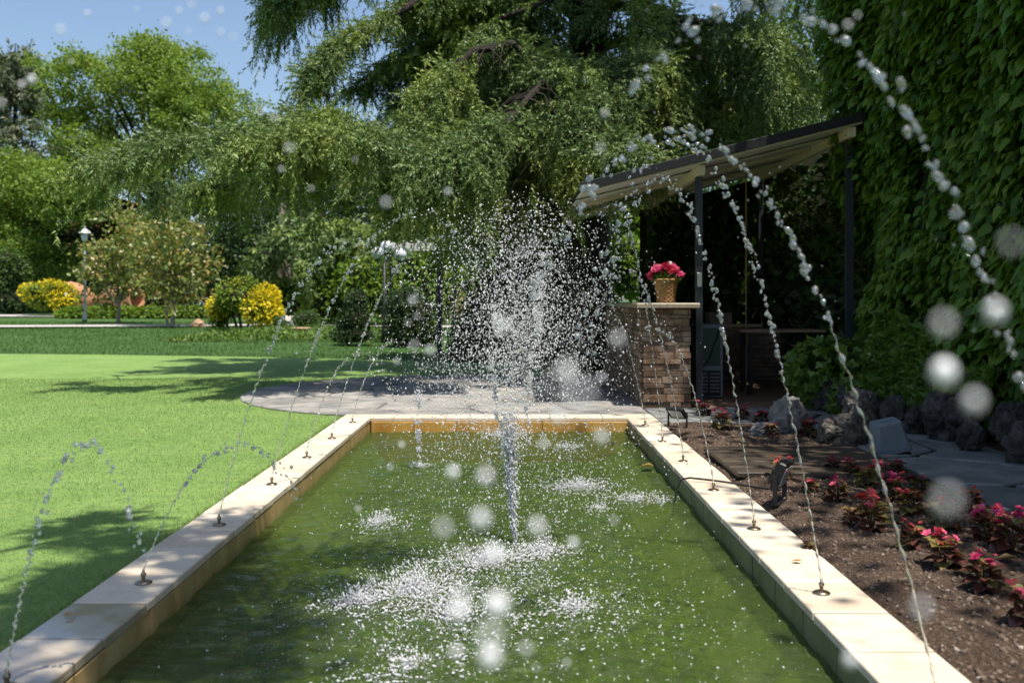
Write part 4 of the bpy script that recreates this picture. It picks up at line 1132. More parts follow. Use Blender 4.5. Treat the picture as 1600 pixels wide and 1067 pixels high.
def dry_leaf(px, py, s, z, rz, label, on=None):
    x, y = gp(px, py)
    V = LEAF_V*A((1.3, 1, 2.2)); V = V-A((0, .5, 0)); V[:, 2] += .25*V[:, 1]**2+.12
    o = obj('fallen_leaf', np_mesh('fallen_leaf', V*s, LEAF_F, MT['straw']), None, (x, y, z if z else soil_z(x, y)+.004)); o.rotation_euler = (.1, .1, rz)
    tag(o, label, 'leaf')
dry_leaf(1244, 897, .055, .053, 1.3, 'curled dry leaf lying on the bed-side coping beside a nozzle')
dry_leaf(1500, 920, .07, 0, .6, 'tan dry leaf on the soil between two pink begonias')
dry_leaf(1572, 900, .11, 0, 1.4, 'long brown leaf on the soil under the rightmost begonias')
dry_leaf(1010, 716, .12, -.07, 1.4, 'orange-brown leaf floating by the bed-side pool wall')
dry_leaf(1405, 828, .06, 0, .2, 'small pale dry leaf on a sunlit patch of soil')
dry_leaf(110, 985, .05, .053, -.6, 'thin dark dry leaf lying on a wet coping tile')

# begonias: each its own plant of separate leaves and blossoms
bl_v = PT_V*A((1.5, .8, 1.6))
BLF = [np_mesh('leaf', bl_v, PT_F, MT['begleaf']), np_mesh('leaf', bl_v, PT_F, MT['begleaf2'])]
for m_ in BLF: m_.polygons.foreach_set('use_smooth', np.ones(len(PT_F), bool))
def begonia(px, py, size, flower, label, nfl=6, sunny=0.0, seed=0):
    r = random.Random(seed); x, y = gp(px, py)
    z = soil_z(x, y) if RX1 < x < 2.72 else .02
    b = empty('begonia', (x, y, z-.004), label, 'begonia', 'begonias planted in the bed', r.random()*6)
    nl = 20
    for k in range(nl):
        a = k*2.4+r.uniform(-.4, .4); lv = k/nl
        d = Vector((math.cos(a), math.sin(a), .1+1.1*lv)); d.normalize()
        hgt = size*(.12+.55*lv); rr = size*.35*(1-.55*lv)
        fr = frames(np.array([[d.x, d.y, d.z-.35]]), np.array([[r.uniform(-.3, .3), r.uniform(-.3, .3), 1.]]))[0]
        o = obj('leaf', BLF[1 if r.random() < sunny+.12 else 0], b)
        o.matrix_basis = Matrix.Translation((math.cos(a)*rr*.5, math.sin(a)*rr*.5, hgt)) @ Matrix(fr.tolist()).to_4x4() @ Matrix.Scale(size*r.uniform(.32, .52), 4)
    st = MB()
    for k in range(5):
        a = k*1.26; st.tube([(0, 0, 0), (math.cos(a)*size*.08, math.sin(a)*size*.08, size*.3), (math.cos(a)*size*.2, math.sin(a)*size*.2, size*.72)], [.005, .004, .002], 5)
    st.build('stem', MT['begleaf'], b)
    for k in range(int(nfl*1.6)):
        a = r.random()*6.28; rr = size*.42*math.sqrt(r.random()); 
        o = obj('flower', FL[flower if r.random() < .8 else ('pink' if flower != 'pink' else 'magenta')], b, (rr*math.cos(a), rr*math.sin(a), size*r.uniform(.62, .95)))
        s_ = r.uniform(.42, .72)*size/.17; s_ *= .66; o.scale = (s_, s_, s_); o.rotation_euler = (r.uniform(-.9, .5), r.uniform(-.7, .7), r.random()*6)
        if k % 3 == 0: MB().box((0, 0, .012), (.012, .012, .012), 0, .004).build('stamen', MT['stamen'], o.parent).matrix_basis = o.matrix_basis.copy()
BG = [
    (1100, 652, .20, 'magenta', 'dark-leaved begonia by the floodlight at the far bed end', 5, .1),
    (1128, 676, .24, 'pink', 'brightly sunlit salmon begonia at the far bed end', 10, .7),
    (1160, 658, .20, 'magenta', 'shaded begonia between the sunlit salmon one and the pale rock', 5, 0),
    (1190, 664, .20, 'magenta', 'deep red shaded begonia directly behind the pale pointed rock', 4, 0),
    (1205, 688, .17, 'magenta', 'low shaded begonia leaning on the front of the small grey stone', 3, 0),
    (1262, 690, .22, 'magenta', 'dark begonia beside the pale rock, on its path side', 4, 0),
    (1222, 762, .19, 'red', 'orange-red sunlit begonia rising behind the black floodlight', 8, .6),
    (1268, 782, .15, 'pink', 'single pink-topped begonia just past the black floodlight', 3, .4),
    (1308, 796, .18, 'magenta', 'begonia with crimson blooms on both sides before a sunlit soil patch', 7, .1),
    (1302, 748, .16, 'magenta', 'small begonia at the corner of the wet board', 3, .0),
    (1330, 756, .17, 'pink', 'pink begonia under the pitted rock, nearest to it', 4, .05),
    (1352, 770, .18, 'red', 'yellow-leaved begonia with a few red blooms beneath the pitted rock', 5, .8),
    (1372, 750, .16, 'magenta', 'shaded begonia squeezed between pitted rock and grey box', 4, 0),
    (1402, 756, .18, 'magenta', 'shaded begonia standing right in front of the grey box', 4, 0),
    (1436, 782, .17, 'magenta', 'slim begonia with one upright bloom beside the path edge', 2, .05),
    (1396, 792, .20, 'pink', 'bushy bright pink begonia midway between grey box and coping', 9, .3),
    (1424, 816, .19, 'red', 'red and cream begonia at the rear of the bright pink one', 6, .4),
    (1330, 836, .13, 'red', 'tiny reddish begonia next to the wide red one', 3, .3),
    (1362, 848, .22, 'red', 'wide begonia with many small red blooms on the bare soil', 10, .3),
    (1478, 842, .20, 'pink', 'begonia with cream-white leaves and one pink bloom', 4, .6),
    (1516, 814, .20, 'magenta', 'dark bloomless-looking begonia leaning over the slate path edge', 1, 0),
    (1546, 868, .24, 'pink', 'tall pink begonia overhanging the slate path', 6, .05),
    (1582, 886, .24, 'magenta', 'tall crimson begonia above the long brown leaf', 7, .05),
    (1424, 876, .16, 'red', 'small red begonia with dark leaves between two wider ones', 4, .05),
    (1474, 906, .20, 'pink', 'pink begonia with yellow-centred blooms beside the tan dry leaf', 7, .15),
    (1538, 946, .19, 'magenta', 'crimson begonia alone on the soil in the near bed', 6, .1),
    (1606, 1000, .19, 'pink', 'pink begonia cut off by the right edge of the photo', 5, .1),
    (1262, 872, .09, 'red', 'seedling begonia hugging the coping edge', 1, .4),
]
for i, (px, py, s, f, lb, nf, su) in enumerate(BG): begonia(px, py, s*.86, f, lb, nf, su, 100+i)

# ================================================================ CEDARS
def needles(parts, name, parent, mat, tmpl=SPRAYS):
    pos, ax, sc = (np.concatenate([p[k] for p in parts]) for k in range(3))
    pos = pos-np.array(parent.location); n = len(pos); out = []
    up = np.tile((0, 0, 1.), (n, 1))+rnd_dirs(n)*.5
    R = frames(ax, up); w = RG.integers(0, len(tmpl), n)
    for q, (tv, tf) in enumerate(tmpl):
        out.append(scatter(tv, tf, pos[w == q], R[w == q], sc[w == q]))
    V, F = merge(out)
    return tag(obj(name, np_mesh(name, V, F, mat), parent), kind='stuff')
def limb(tree, pts, rad0, M, width, droop, dens, hang=.6, bark=True, sprayL=(.22, .42), side=None, tw=None):
    """one bough: its wood, and drooping branchlets clothed in needle sprays; returns spray data"""
    P = np.array(pts, dtype=float); seg = np.linalg.norm(np.diff(P, axis=0), axis=1); cum = np.concatenate([[0], np.cumsum(seg)])/seg.sum()
    if bark:
        mb = MB().tube([tuple(p-np.array(tree.location)) for p in P], [rad0*(1-.82*c)+.006 for c in cum], 7)
    t = np.sort(RG.uniform(.12, 1.0, M)); base = np.stack([np.interp(t, cum, P[:, k]) for k in range(3)], 1)
    T = unit(np.stack([np.interp(np.clip(t+.03, 0, 1), cum, P[:, k])-np.interp(np.clip(t-.03, 0, 1), cum, P[:, k]) for k in range(3)], 1))
    sgn = np.where(RG.random(M) < .5, -1, 1) if side is None else np.where(RG.random(M) < .8, side, -side)
    lat = unit(np.stack([-T[:, 1], T[:, 0], 0*t], 1))*sgn[:, None]
    mix = RG.uniform(.1, .95, M)[:, None]
    D = unit(lat*(1-.45*mix)+T*mix); D[:, 2] *= .35
    L = width*(.45+.75*RG.random(M))*(1-.35*np.abs(t-.55))
    S = []
    for i in range(M):
        n = max(3, int(1.5*dens*L[i])); s = RG.random(n)**.8
        c = base[i]+D[i]*(L[i]*s)[:, None]; c[:, 2] += .10*L[i]*s-droop*L[i]*s*s
        c += RG.normal(size=(n, 3))*np.array([.05, .05, .035])
        hg = np.where(RG.random(n) < .42, 0, RG.random(n)**1.5)*hang*(.35+.65*s); c[:, 2] += .06-hg
        ok = (hg < .05) & (vnoise(c, 2.2, 402) > -.75) | (vnoise(c*np.array([1, 1, .45]), 3.4, 401) > -.2)
        ok &= vnoise(c*np.array([1, 1, .3]), 1.9, 403) > -.55
        c = c[ok]; s = s[ok]; hg = hg[ok]; n = len(c)
        a = D[i]*.55+np.array([0, 0, -1.])*(.05+.65*s*s+1.3*hg/max(hang, .01))[:, None]+RG.normal(size=(n, 3))*.42
        S.append((c, a, RG.uniform(sprayL[0], sprayL[1], n)))
        if bark and i % 2 == 0:
            q = [base[i]+D[i]*L[i]*u+np.array([0, 0, .10*L[i]*u-droop*L[i]*u*u]) for u in (0, .35, .7, 1)]
            mb.tube([tuple(p-np.array(tree.location)) for p in q], [.016, .012, .008, .003], 4, False)
    if bark: mb.build('bough', MT['bark'], tree)
    return [tuple(np.concatenate([s_[k] for s_ in S]) for k in range(3))]
def W(px, py, d): p = at(px, py, d); return (p.x, p.y, p.z)

reseed(503)
ced = empty('cedar', (1.3, 17.2, 0), 'huge weeping cedar with layered drooping boughs over the middle of the garden', 'tree')
tk = [(1.3, 17.2, -.1), (1.3, 17.2, 1.2), (1.25, 17.2, 3.5), (1.3, 17.2, 6), (1.35, 17.3, 9), (1.3, 17.3, 13), (1.3, 17.3, 16)]
MB().tube([tuple(Vector(p)-ced.location) for p in tk], [.52, .40, .36, .34, .28, .16, .03], 14).build('trunk', MT['bark'], ced)
Sx = []
# low left bough system, reaching over the lawn
Sx += limb(ced, [(1.0, 17, 2.6), W(760, 290, 15), W(640, 235, 13.6), W(520, 192, 13.2), W(380, 215, 13.0), W(260, 240, 12.9), W(165, 265, 12.9)], .13, 95, 1.05, .42, 62, .62)
Sx += limb(ced, [(1.0, 17, 2.6), W(720, 300, 16), W(600, 230, 14.8), W(480, 200, 14.5), W(330, 215, 14.3), W(200, 250, 14)], .10, 70, 1.1, .4, 50, .75)
Sx += limb(ced, [W(660, 240, 13.6), W(560, 215, 12.4), W(470, 218, 12.0), W(390, 235, 11.8)], .06, 42, .8, .4, 62, .55)
Sx += limb(ced, [W(640, 250, 15.8), W(520, 270, 16), W(400, 285, 16.2), W(300, 300, 16.4)], .07, 40, 1.0, .4, 42, .7)
# middle mass hanging over the patio
Sx += limb(ced, [(1.2, 16.9, 4.3), W(850, 120, 15), W(800, 70, 14.2), W(740, 80, 13.8), W(690, 130, 13.5), W(665, 200, 13.3)], .12, 85, .95, .75, 60, 1.0)
Sx += limb(ced, [(1.2, 16.9, 3.6), W(890, 150, 14.8), W(860, 120, 13.8), W(820, 160, 13.2), W(780, 210, 12.9), W(730, 250, 12.8)], .10, 80, .95, .75, 58, 1.0)
Sx += limb(ced, [(1.3, 16.9, 3.2), W(930, 140, 14.6), W(900, 110, 13.9), W(870, 200, 13.4), W(850, 260, 13.2)], .09, 60, .9, .7, 55, .95)
Sx += limb(ced, [W(800, 180, 13.4), W(740, 210, 12.8), W(690, 245, 12.5), W(650, 270, 12.4)], .05, 45, .8, .5, 60, .7)
Sx += limb(ced, [W(900, 210, 13.6), W(950, 225, 13.2), W(990, 240, 13.0)], .04, 34, .75, .4, 55, .55)
# upper left bough against the sky
Sx += limb(ced, [(1.1, 17, 6.2), W(780, -20, 16), W(660, 0, 15.4), W(560, 55, 15.0), W(515, 90, 14.8), W(484, 126, 14.7)], .12, 80, .7, .55, 50, .42)
Sx += limb(ced, [(1.1, 17, 7.4), W(700, -110, 16.8), W(560, -60, 16.6), W(470, -10, 16.5), W(432, 12, 16.4)], .12, 80, .9, .5, 42, .6)
Sx += limb(ced, [(1.1, 17.2, 5.4), W(740, 60, 17), W(640, 90, 17), W(590, 120, 17), W(556, 150, 17)], .10, 50, .8, .5, 40, .5)
Sx += limb(ced, [(1.1, 17.2, 4.6), W(760, 130, 17.4), W(680, 140, 17.5), W(625, 165, 17.5)], .09, 45, .8, .5, 36, .6)
# bare-stemmed upper boughs before the sky gaps
Sx += limb(ced, [(1.3, 16.9, 6.6), W(860, 0, 15.6), W(780, 30, 15.2), W(720, 70, 15)], .07, 9, .6, .5, 24, .4)
Sx += limb(ced, [(1.4, 16.9, 7.2), W(860, -60, 15.6), W(760, -40, 15.2), W(690, -10, 15)], .08, 16, .8, .5, 26, .5)
# right side, over the pavilion
Sx += limb(ced, [(1.5, 17, 6.2), W(990, 10, 15.8), W(1060, 30, 15.3), W(1130, 40, 15), W(1210, 60, 14.8)], .11, 46, 1.0, .75, 46, .9)
Sx += limb(ced, [(1.5, 17, 5.2), W(1010, 90, 16), W(1080, 95, 15.7), W(1160, 120, 15.5), W(1240, 150, 15.4)], .10, 36, .8, .7, 42, .7)
Sx += limb(ced, [(1.5, 17, 4.4), W(1000, 160, 16), W(1060, 170, 15.8), W(1130, 190, 15.6)], .08, 42, .8, .55, 42, .7)
Sx += limb(ced, [W(960, 150, 14.6), W(985, 110, 14.3), W(1010, 90, 14.2)], .05, 26, .8, .8, 48, .9)
Sx += limb(ced, [(1.5, 17, 7.6), W(1040, -80, 16), W(1140, -60, 15.7), W(1260, -20, 15.5)], .1, 26, 1.1, .6, 34, .8)
needles(Sx, 'foliage', ced, MT['cedar'])
Ux = []  # unseen boughs, placed to shade the lower limbs and patio
for pts_, M_, w_ in (([(1.3, 17.3, 8.2), (-1.4, 16.0, 8.8), (-4.0, 15.2, 8.3)], 60, 1.2), ([(1.3, 17.3, 9.0), (-1.5, 17.4, 9.4), (-4.6, 16.8, 8.8)], 50, 1.2),
                     ([(1.3, 17.3, 8.2), (2.6, 15.6, 8.9), (3.6, 14.0, 8.5)], 60, 1.2), ([(1.3, 17.3, 9.0), (3.4, 16.6, 9.2), (5.4, 15.4, 8.6)], 50, 1.2), ([(1.3, 17.3, 8.8), (1.9, 15.6, 9.3), (1.9, 14.2, 9.0)], 40, .9), ([(1.3, 17.3, 8.4), (1.7, 14.5, 8.8), (1.75, 11.8, 8.3)], 70, .8)):
    Ux += limb(ced, pts_, .10, M_, w_, .4, 26, .5, sprayL=(.4, .7))
for k in range(26):      # upper tiers, coarse: out of frame, they give the crown its shade
    a = k*2.39; z = 7.6+.33*k; R_ = max(.8, (15.8-z)*.42)
    if math.sin(a) < -.1 and z < 11: R_ *= .62
    e = (1.3+math.cos(a)*R_, 17.3+math.sin(a)*R_, z-.12*R_)
    Ux += limb(ced, [(1.3, 17.3, z), ((1.3+e[0])/2, (17.3+e[1])/2, z+.2), e], .07, 18, 1.0, .45, 18, .5, sprayL=(.4, .7), bark=(k % 3 == 0))
for pts_, M_ in (([(1.2, 17.3, 5.2), W(800, 40, 16.8), W(730, 60, 16.6), W(665, 85, 16.6)], 52), ([(1.2, 17.3, 4.4), W(830, 130, 16.6), W(740, 150, 16.4), W(650, 190, 16.4)], 60),
                 ([(1.2, 17.3, 3.6), W(860, 220, 16.4), W(760, 240, 16.2), W(660, 270, 16.2)], 55), ([(1.2, 17.3, 6.0), W(820, -30, 16.6), W(740, -30, 16.6), W(660, 0, 16.6)], 40),
                 ([(1.5, 17.5, 5.6), W(1020, 50, 17), W(1100, 60, 16.9), W(1200, 90, 16.8)], 55), ([(1.5, 17.5, 4.4), W(1010, 150, 17), W(1090, 160, 17), W(1190, 180, 17)], 50), ([(1.5, 17.0, 3.9), W(950, 200, 15.6), W(990, 190, 15.3), W(1030, 200, 15.2)], 36),
                 ([(1.2, 17.6, 3.0), (.3, 18.4, 3.3), (-.8, 19.0, 2.9)], 40), ([(1.2, 17.6, 3.2), (.6, 19.2, 3.3), (-.1, 20.6, 2.8)], 40)):
    Ux += limb(ced, pts_, .08, M_, 1.0, .45, 17, .9, sprayL=(.35, .6))
needles(Ux, 'upper_foliage', ced, MT['cedar'], FARSPRAYS)

# second cedar, beyond the left edge of the picture: one bough tip enters the top corner
reseed(504)
ced2 = empty('cedar', (-11.5, 11.0, 0), 'cedar bough tip hanging into the upper corner above the lawn', 'tree')
MB().tube([(0, 0, -.1), (0, 0, 3), (.1, 0, 6.5), (.1, 0, 11)], [.4, .3, .22, .05], 12).build('trunk', MT['bark'], ced2)
S2 = limb(ced2, [(-11.4, 11, 5.2), (-9, 11.8, 5.6), (-7.6, 12.4, 5.4), (-6.75, 12.7, 5.2)], .10, 40, .55, .5, 60, .45)
for k in range(9):
    a = k*2.39; z = 5.5+.6*k; R_ = (12-z)*.45
    e = (-11.5+math.cos(a)*R_, 11+math.sin(a)*R_, z-.15*R_)
    S2 += limb(ced2, [(-11.4, 11, z), ((-11.5+e[0])/2, (11+e[1])/2, z+.15), e], .07, 16, .9, .45, 16, .5, sprayL=(.4, .65))
needles(S2, 'foliage', ced2, MT['cedar'])

# the cedar whose boughs shade the near lawn, standing behind the viewer
reseed(505)
ced3 = empty('cedar', (-5.2, -3.2, 0), 'cedar behind the viewer whose boughs shade the near lawn and wet coping', 'tree')
MB().tube([(0, 0, -.1), (0, 0, 3), (.1, 0, 6.5), (.1, 0, 12)], [.45, .34, .25, .05], 12).build('trunk', MT['bark'], ced3)
S3 = limb(ced3, [(-5.2, -3.2, 7.0), (-2.4, -.3, 7.3), (-.35, 2.6, 6.9), (.1, 3.2, 6.8)], .08, 34, .6, .35, 62, .3, sprayL=(.3, .5))
for (p1, p2, M_, wd) in (((-2.4, -.9, 7.4), (.0, 1.5, 7.0), 34, .75), ((-2.6, -.6, 7.4), (.15, 2.3, 7.0), 34, .7), ((-3.2, .2, 7.4), (-.6, 3.5, 7.0), 26, .75), ((-3.6, .8, 7.2), (-2.0, 4.0, 6.8), 18, .7), ((-2.2, -1.6, 7.6), (.3, .9, 7.2), 20, .6)):
    S3 += limb(ced3, [(-5.2, -3.2, 7.0), p1, p2], .09, M_, wd, .35, 62, .35, sprayL=(.3, .5))
needles(S3, 'foliage', ced3, MT['cedar'], FARSPRAYS)

# ================================================================ OTHER TREES AND SHRUBS
reseed(506)
def leafy_tree(name, base, trunk_h, blobs, leaf, nclump, per, mat, barkm, label, cat='tree', r0=.2, group=None, spread=.5, seed=0, tv=DIA_V, tf=DIA_F, limbs=True, rag=.26, lo=.35):
    """trunk, limbs and a crown of leaf clumps with gaps between them"""
    r = np.random.default_rng(seed); bz = gz(base[1])
    t = empty(name, (base[0], base[1], bz), label, cat, group)
    w = np.array([b[1][0]*b[1][2] for b in blobs]); w = w/w.sum(); C = []; D = []
    for (c, rr), q in zip(blobs, w):
        m = max(4, int(nclump*q)); d = unit(r.normal(size=(m, 3))); k = (lo+(1-lo)*r.random(m)**.45)*(1+rag*vnoise(d, 2.9, seed+3))+np.where(r.random(m) < .12, .18, 0)
        C.append(d*k[:, None]*np.array(rr)+np.array(c)); D.append(d)
    C = np.concatenate(C); D = np.concatenate(D)
    loc = np.array(t.location)
    n = len(C)*per
    ci = np.repeat(np.arange(len(C)), per)
    off = r.normal(size=(n, 3))*spread*np.array([1, 1, .62])*(.6+.8*r.random(len(C)))[ci][:, None]
    P = C[ci]+off-loc; P = P
    ok = P[:, 2] > .05
    ax = D[ci]*.4+unit(r.normal(size=(n, 3)))*.8+np.array([0, 0, -.25]); up = np.array([0, 0, .7])+unit(r.normal(size=(n, 3)))
    V, F = scatter(tv, tf, P[ok], frames(ax, up)[ok], r.uniform(leaf*.65, leaf*1.25, n)[ok])
    tag(obj('crown', np_mesh('crown', V, F, mat), t), kind='stuff')
    if trunk_h > 0:
        MB().tube([(0, 0, -.1), (.03, 0, trunk_h*.5), (-.02, .02, trunk_h), (0, 0, trunk_h*1.5)], [r0*1.2, r0, r0*.85, r0*.4], 9).build('trunk', barkm, t)
        if limbs:
            for q in r.choice(len(C), min(9, len(C)), replace=False):
                e = C[q]-loc; h0 = trunk_h*r.uniform(.55, 1.2); m_ = np.array([e[0]*.5, e[1]*.5, h0+(e[2]-h0)*.6])
                MB().tube([(0, 0, h0), tuple(m_), tuple(e)], [r0*.5, r0*.33, r0*.1], 6).build('limb', barkm, t)
    return t
def lumps(cx, cyy, w, h, d, n, seed, s0=70, s1=130, dep=2.2):
    r = random.Random(seed); out = []
    while len(out) < n:
        a, b = r.uniform(-1, 1), r.uniform(-1, 1)
        if a*a+b*b > 1: continue
        q = r.uniform(s0, s1)*(1-.25*abs(b)); out.append(B(cx+a*w, cyy+b*h, d+r.uniform(-2.5, 2.5), q*1.15, q*.85, dep))
    return out
def B(px, py, d, w, h, dep=None):
    p = at(px, py, d); s = d/1555; return ((p.x, p.y, p.z), (w*s/2, (dep if dep else w*s/2), h*s/2))

leafy_tree('ash_tree', (-20.5, 58), 6, lumps(200, 175, 130, 95, 57, 20, 3) + lumps(318, 205, 76, 78, 58, 9, 4, 60, 105) + lumps(235, 95, 70, 30, 57, 5, 5, 60, 90) + lumps(90, 235, 60, 80, 57, 7, 6),
           .20, 1000, 66, MT['ash'], MT['bark'], 'tall bright green broadleaf tree rising behind the lawn', r0=.3, spread=.34, seed=1, rag=.2, lo=.6)
leafy_tree('ash_tree', (-27, 55), 4, lumps(55, 330, 110, 85, 54, 13, 7, 60, 120, 1.6),
           .19, 420, 80, MT['ash'], MT['bark'], 'lower bright green tree at the left edge under the tall one', r0=.2, spread=.34, seed=2, rag=.2, lo=.6)
con = empty('grey_conifer', (-31, 62, gz(62)), 'grey-green spiky conifer behind the broadleaf tree at the left edge', 'tree')
MB().tube([(0, 0, 0), (0, 0, 8), (0, 0, 16.5)], [.35, .22, .03], 9).build('trunk', MT['bark'], con)
Cx = []
for k in range(46):
    a = k*2.39; z = 4+.26*k; R_ = max(.5, (17-z)*.40); b0 = np.array([-31, 62, gz(62)+z])
    e = b0+np.array([math.cos(a)*R_, math.sin(a)*R_, .25*R_])
    Cx += limb(con, [tuple(b0), tuple((b0+e)/2), tuple(e)], .05, 10, 1.0, .25, 7, .25, sprayL=(.7, 1.2), bark=(k % 4 == 0))
needles(Cx, 'foliage', con, MT['farcedar'], FARSPRAYS)

# tree belt closing the view behind
belt = [  # under the cedar and behind the spray, darkleaf paints deep shade
    ('evergreen_tree', -32, 60, [B(-30, 400, 60, 220, 160, 2.5)], 'darkleaf', 'dark evergreen at the far left edge behind the golden bush'),
    ('evergreen_tree', -24, 57, [B(130, 380, 60, 220, 200, 2.5), B(80, 440, 59, 160, 110, 2)], 'darkleaf', 'dark evergreen mass behind the lamp post and clay jars'),
    ('evergreen_tree', -17, 57, [B(310, 380, 60, 200, 200, 2.5), B(250, 440, 59, 160, 100, 2)], 'darkleaf', 'dark green tree behind the bronze-leaved trees'),
    ('evergreen_tree', -11, 52, [B(430, 370, 50, 190, 190), B(380, 420, 49, 130, 120)], 'darkleaf', 'dark green tree behind the yellow and green shrub'),
    ('evergreen_tree', -7, 56, [B(560, 330, 54, 210, 230)], 'darkleaf', 'dark evergreen under the long cedar bough'),
    ('evergreen_tree', -2, 54, [B(720, 350, 52, 230, 260)], 'darkleaf', 'dark evergreen seen through the fountain spray'),
    ('evergreen_tree', 4, 50, [B(880, 330, 48, 230, 300)], 'darkleaf', 'dark evergreen behind the cedar trunk'),
    ('evergreen_tree', 10, 46, [B(1080, 240, 44, 260, 330), B(1200, 160, 44, 200, 220)], 'midleaf', 'mid green tree glimpsed above the pavilion roof'),
    ('evergreen_tree', 15, 44, [B(1330, 180, 42, 260, 400)], 'midleaf', 'mid green tree behind the top of the creeper wall'),
]
for i, (nm, x, y, bl, m_, lb) in enumerate(belt):
    leafy_tree(nm, (x, y), 3, bl, .22, 250, 75, MT[m_], MT['bark'], lb, r0=.18, spread=.6, seed=20+i, group='trees closing the view', limbs=False)

# bronze-leaved small trees with pale trunks
for i, (px, py, d, bl, lb) in enumerate((
        (185, 506, 38.5, [B(190, 400, 38.5, 110, 130, 1.1), B(165, 430, 38.5, 80, 80, .9), B(215, 385, 38.5, 90, 100, 1)], 'small bronze-leaved tree with pale branching trunk beside the lamp post'),
        (270, 515, 35.5, [B(270, 400, 35.5, 120, 140, 1.2), B(250, 430, 35.5, 100, 80, 1), B(295, 420, 35.5, 70, 90, .9), B(265, 360, 35.5, 100, 60, 1)], 'bronze-leaved tree with twin trunks between the path and clay jars'))):
    x = (px-802)/1555*d
    t = leafy_tree('bronze_tree', (x, d), 1.3, bl, .19, 170, 20, MT['photinia'], MT['greybark'], lb, r0=.07, spread=.26, seed=40+i, tv=LEAF_V, tf=LEAF_F)
    for a, b in ((-1, .9), (1, 1.1), (.4, .7)):
        MB().tube([(0, 0, .55+.2*b), (a*.35, .05, 1.0+.1*b), (a*.9*b, .1, 1.35+.2*b)], [.05, .04, .02], 6).build('limb', MT['greybark'], t)
    if i: MB().tube([(-.18, 0, -.05), (-.24, .02, .8), (-.12, .05, 1.6)], [.06, .05, .04], 7).build('trunk', MT['greybark'], t)

reseed(507)
# golden shrubs
def shrub(name, blobs, n, leaf, mat, label, cat='shrub', core=True, amp=.26, stems=None, seed=0, group=None, shell=.25):
    cv = None
    if core:
        parts = [lump(c, r, seed, amp, .80) for c, r in blobs]; cv = merge(parts)
    return leaf_bank(name, n, blob_fn(blobs, shell, amp, seed), leaf, mat, label, cat, DIA_V, DIA_F, group, cv, stems)
def gy(py):          # distance of a spot on the rising ground
    return 1.541/((py-468)/1555+.0155)
d = 33.0; g0 = gz(d)
def zb(z): return g0+z
s1 = shrub('golden_shrub', [B(375, 460, d, 80, 50, .8), B(402, 478, d, 62, 52, .7), B(352, 470, d, 36, 34, .4), B(424, 490, d, 30, 36, .4), B(385, 444, d, 40, 24, .4)], 3600, .10, MT['yellowgreen'], 'rounded green shrub with golden tips on several bare stems', seed=3,
           stems=[([((px-802)/1555*d, d, g0), ((px2-802)/1555*d, d, g0+.85)], [.05, .035], MT['bark']) for px, px2 in ((378, 372), (386, 398), (405, 408), (372, 360), (416, 420))])
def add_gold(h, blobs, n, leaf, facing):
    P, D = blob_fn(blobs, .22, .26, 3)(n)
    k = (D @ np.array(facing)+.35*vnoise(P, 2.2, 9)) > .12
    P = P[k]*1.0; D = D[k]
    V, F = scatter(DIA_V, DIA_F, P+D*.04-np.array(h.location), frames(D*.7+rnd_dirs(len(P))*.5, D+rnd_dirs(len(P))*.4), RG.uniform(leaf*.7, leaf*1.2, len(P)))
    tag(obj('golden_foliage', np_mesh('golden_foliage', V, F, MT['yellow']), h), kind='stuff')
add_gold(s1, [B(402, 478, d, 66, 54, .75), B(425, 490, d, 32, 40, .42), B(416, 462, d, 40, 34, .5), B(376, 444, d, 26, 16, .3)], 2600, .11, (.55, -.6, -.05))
s2 = shrub('golden_shrub', [B(345, 489, d+.4, 40, 40, .45)], 900, .09, MT['yellowgreen'], 'small golden ball shrub beside the larger golden-tipped shrub', seed=5,
           stems=[([((352-802)/1555*d, d+.4, g0), ((348-802)/1555*d, d+.4, g0+.5)], [.04, .03], MT['greybark'])])
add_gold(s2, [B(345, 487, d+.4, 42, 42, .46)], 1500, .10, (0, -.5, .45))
d3 = 47.0
s3 = shrub('golden_shrub', [B(72, 464, d3, 78, 42, .9), B(90, 462, d3, 50, 42, .8)], 3000, .13, MT['yellowgreen'], 'low golden bush beside the large clay jar at the left', seed=6)
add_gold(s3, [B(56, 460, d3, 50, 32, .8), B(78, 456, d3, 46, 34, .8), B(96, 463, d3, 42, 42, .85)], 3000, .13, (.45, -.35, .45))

# low lime hedge and clipped bushes
shrub('low_hedge', [B(120+35*k, 488, 44.5, 60, 19, .5) for k in range(6)], 5200, .16, MT['limeleaf'], 'low lime green hedge in front of the clay jars', 'hedge', seed=8)
shrub('low_hedge', [B(350+60*k, 484, 46, 90, 22, .6) for k in range(4)], 3000, .16, MT['midleaf'], 'low green hedge behind the golden-tipped shrub', 'hedge', seed=9)
shrub('clipped_bush', [B(10, 425, 50, 60, 70, 1.2)], 2400, .16, MT['midleaf'], 'rounded clipped bush at the far left edge', seed=10)
shrub('clipped_bush', [B(15, 470, 50, 60, 40, 1.0)], 1400, .15, MT['darkleaf'], 'dark low bush below the clipped one at the far left edge', seed=11)
shrub('box_ball', [B(477, 500, 32, 36, 30, .4)], 1200, .07, MT['midleaf'], 'small round box bush beside pale rocks and the clay bowl', seed=12)
shrub('box_ball', [B(437, 505, 31.5, 20, 22, .25)], 600, .07, MT['midleaf'], 'tiny round bush between the golden-tipped shrub and pale rocks', seed=13)
shrub('laurel_hedge', [B(600, 445, 36, 130, 90, .8), B(520, 455, 37, 100, 80, .8), B(680, 440, 36, 120, 110, .8), B(455, 462, 38, 80, 56, .8)], 9000, .19, MT['limeleaf'], 'sunlit laurel hedge behind the globe lamp', 'hedge', seed=14, shell=.4)
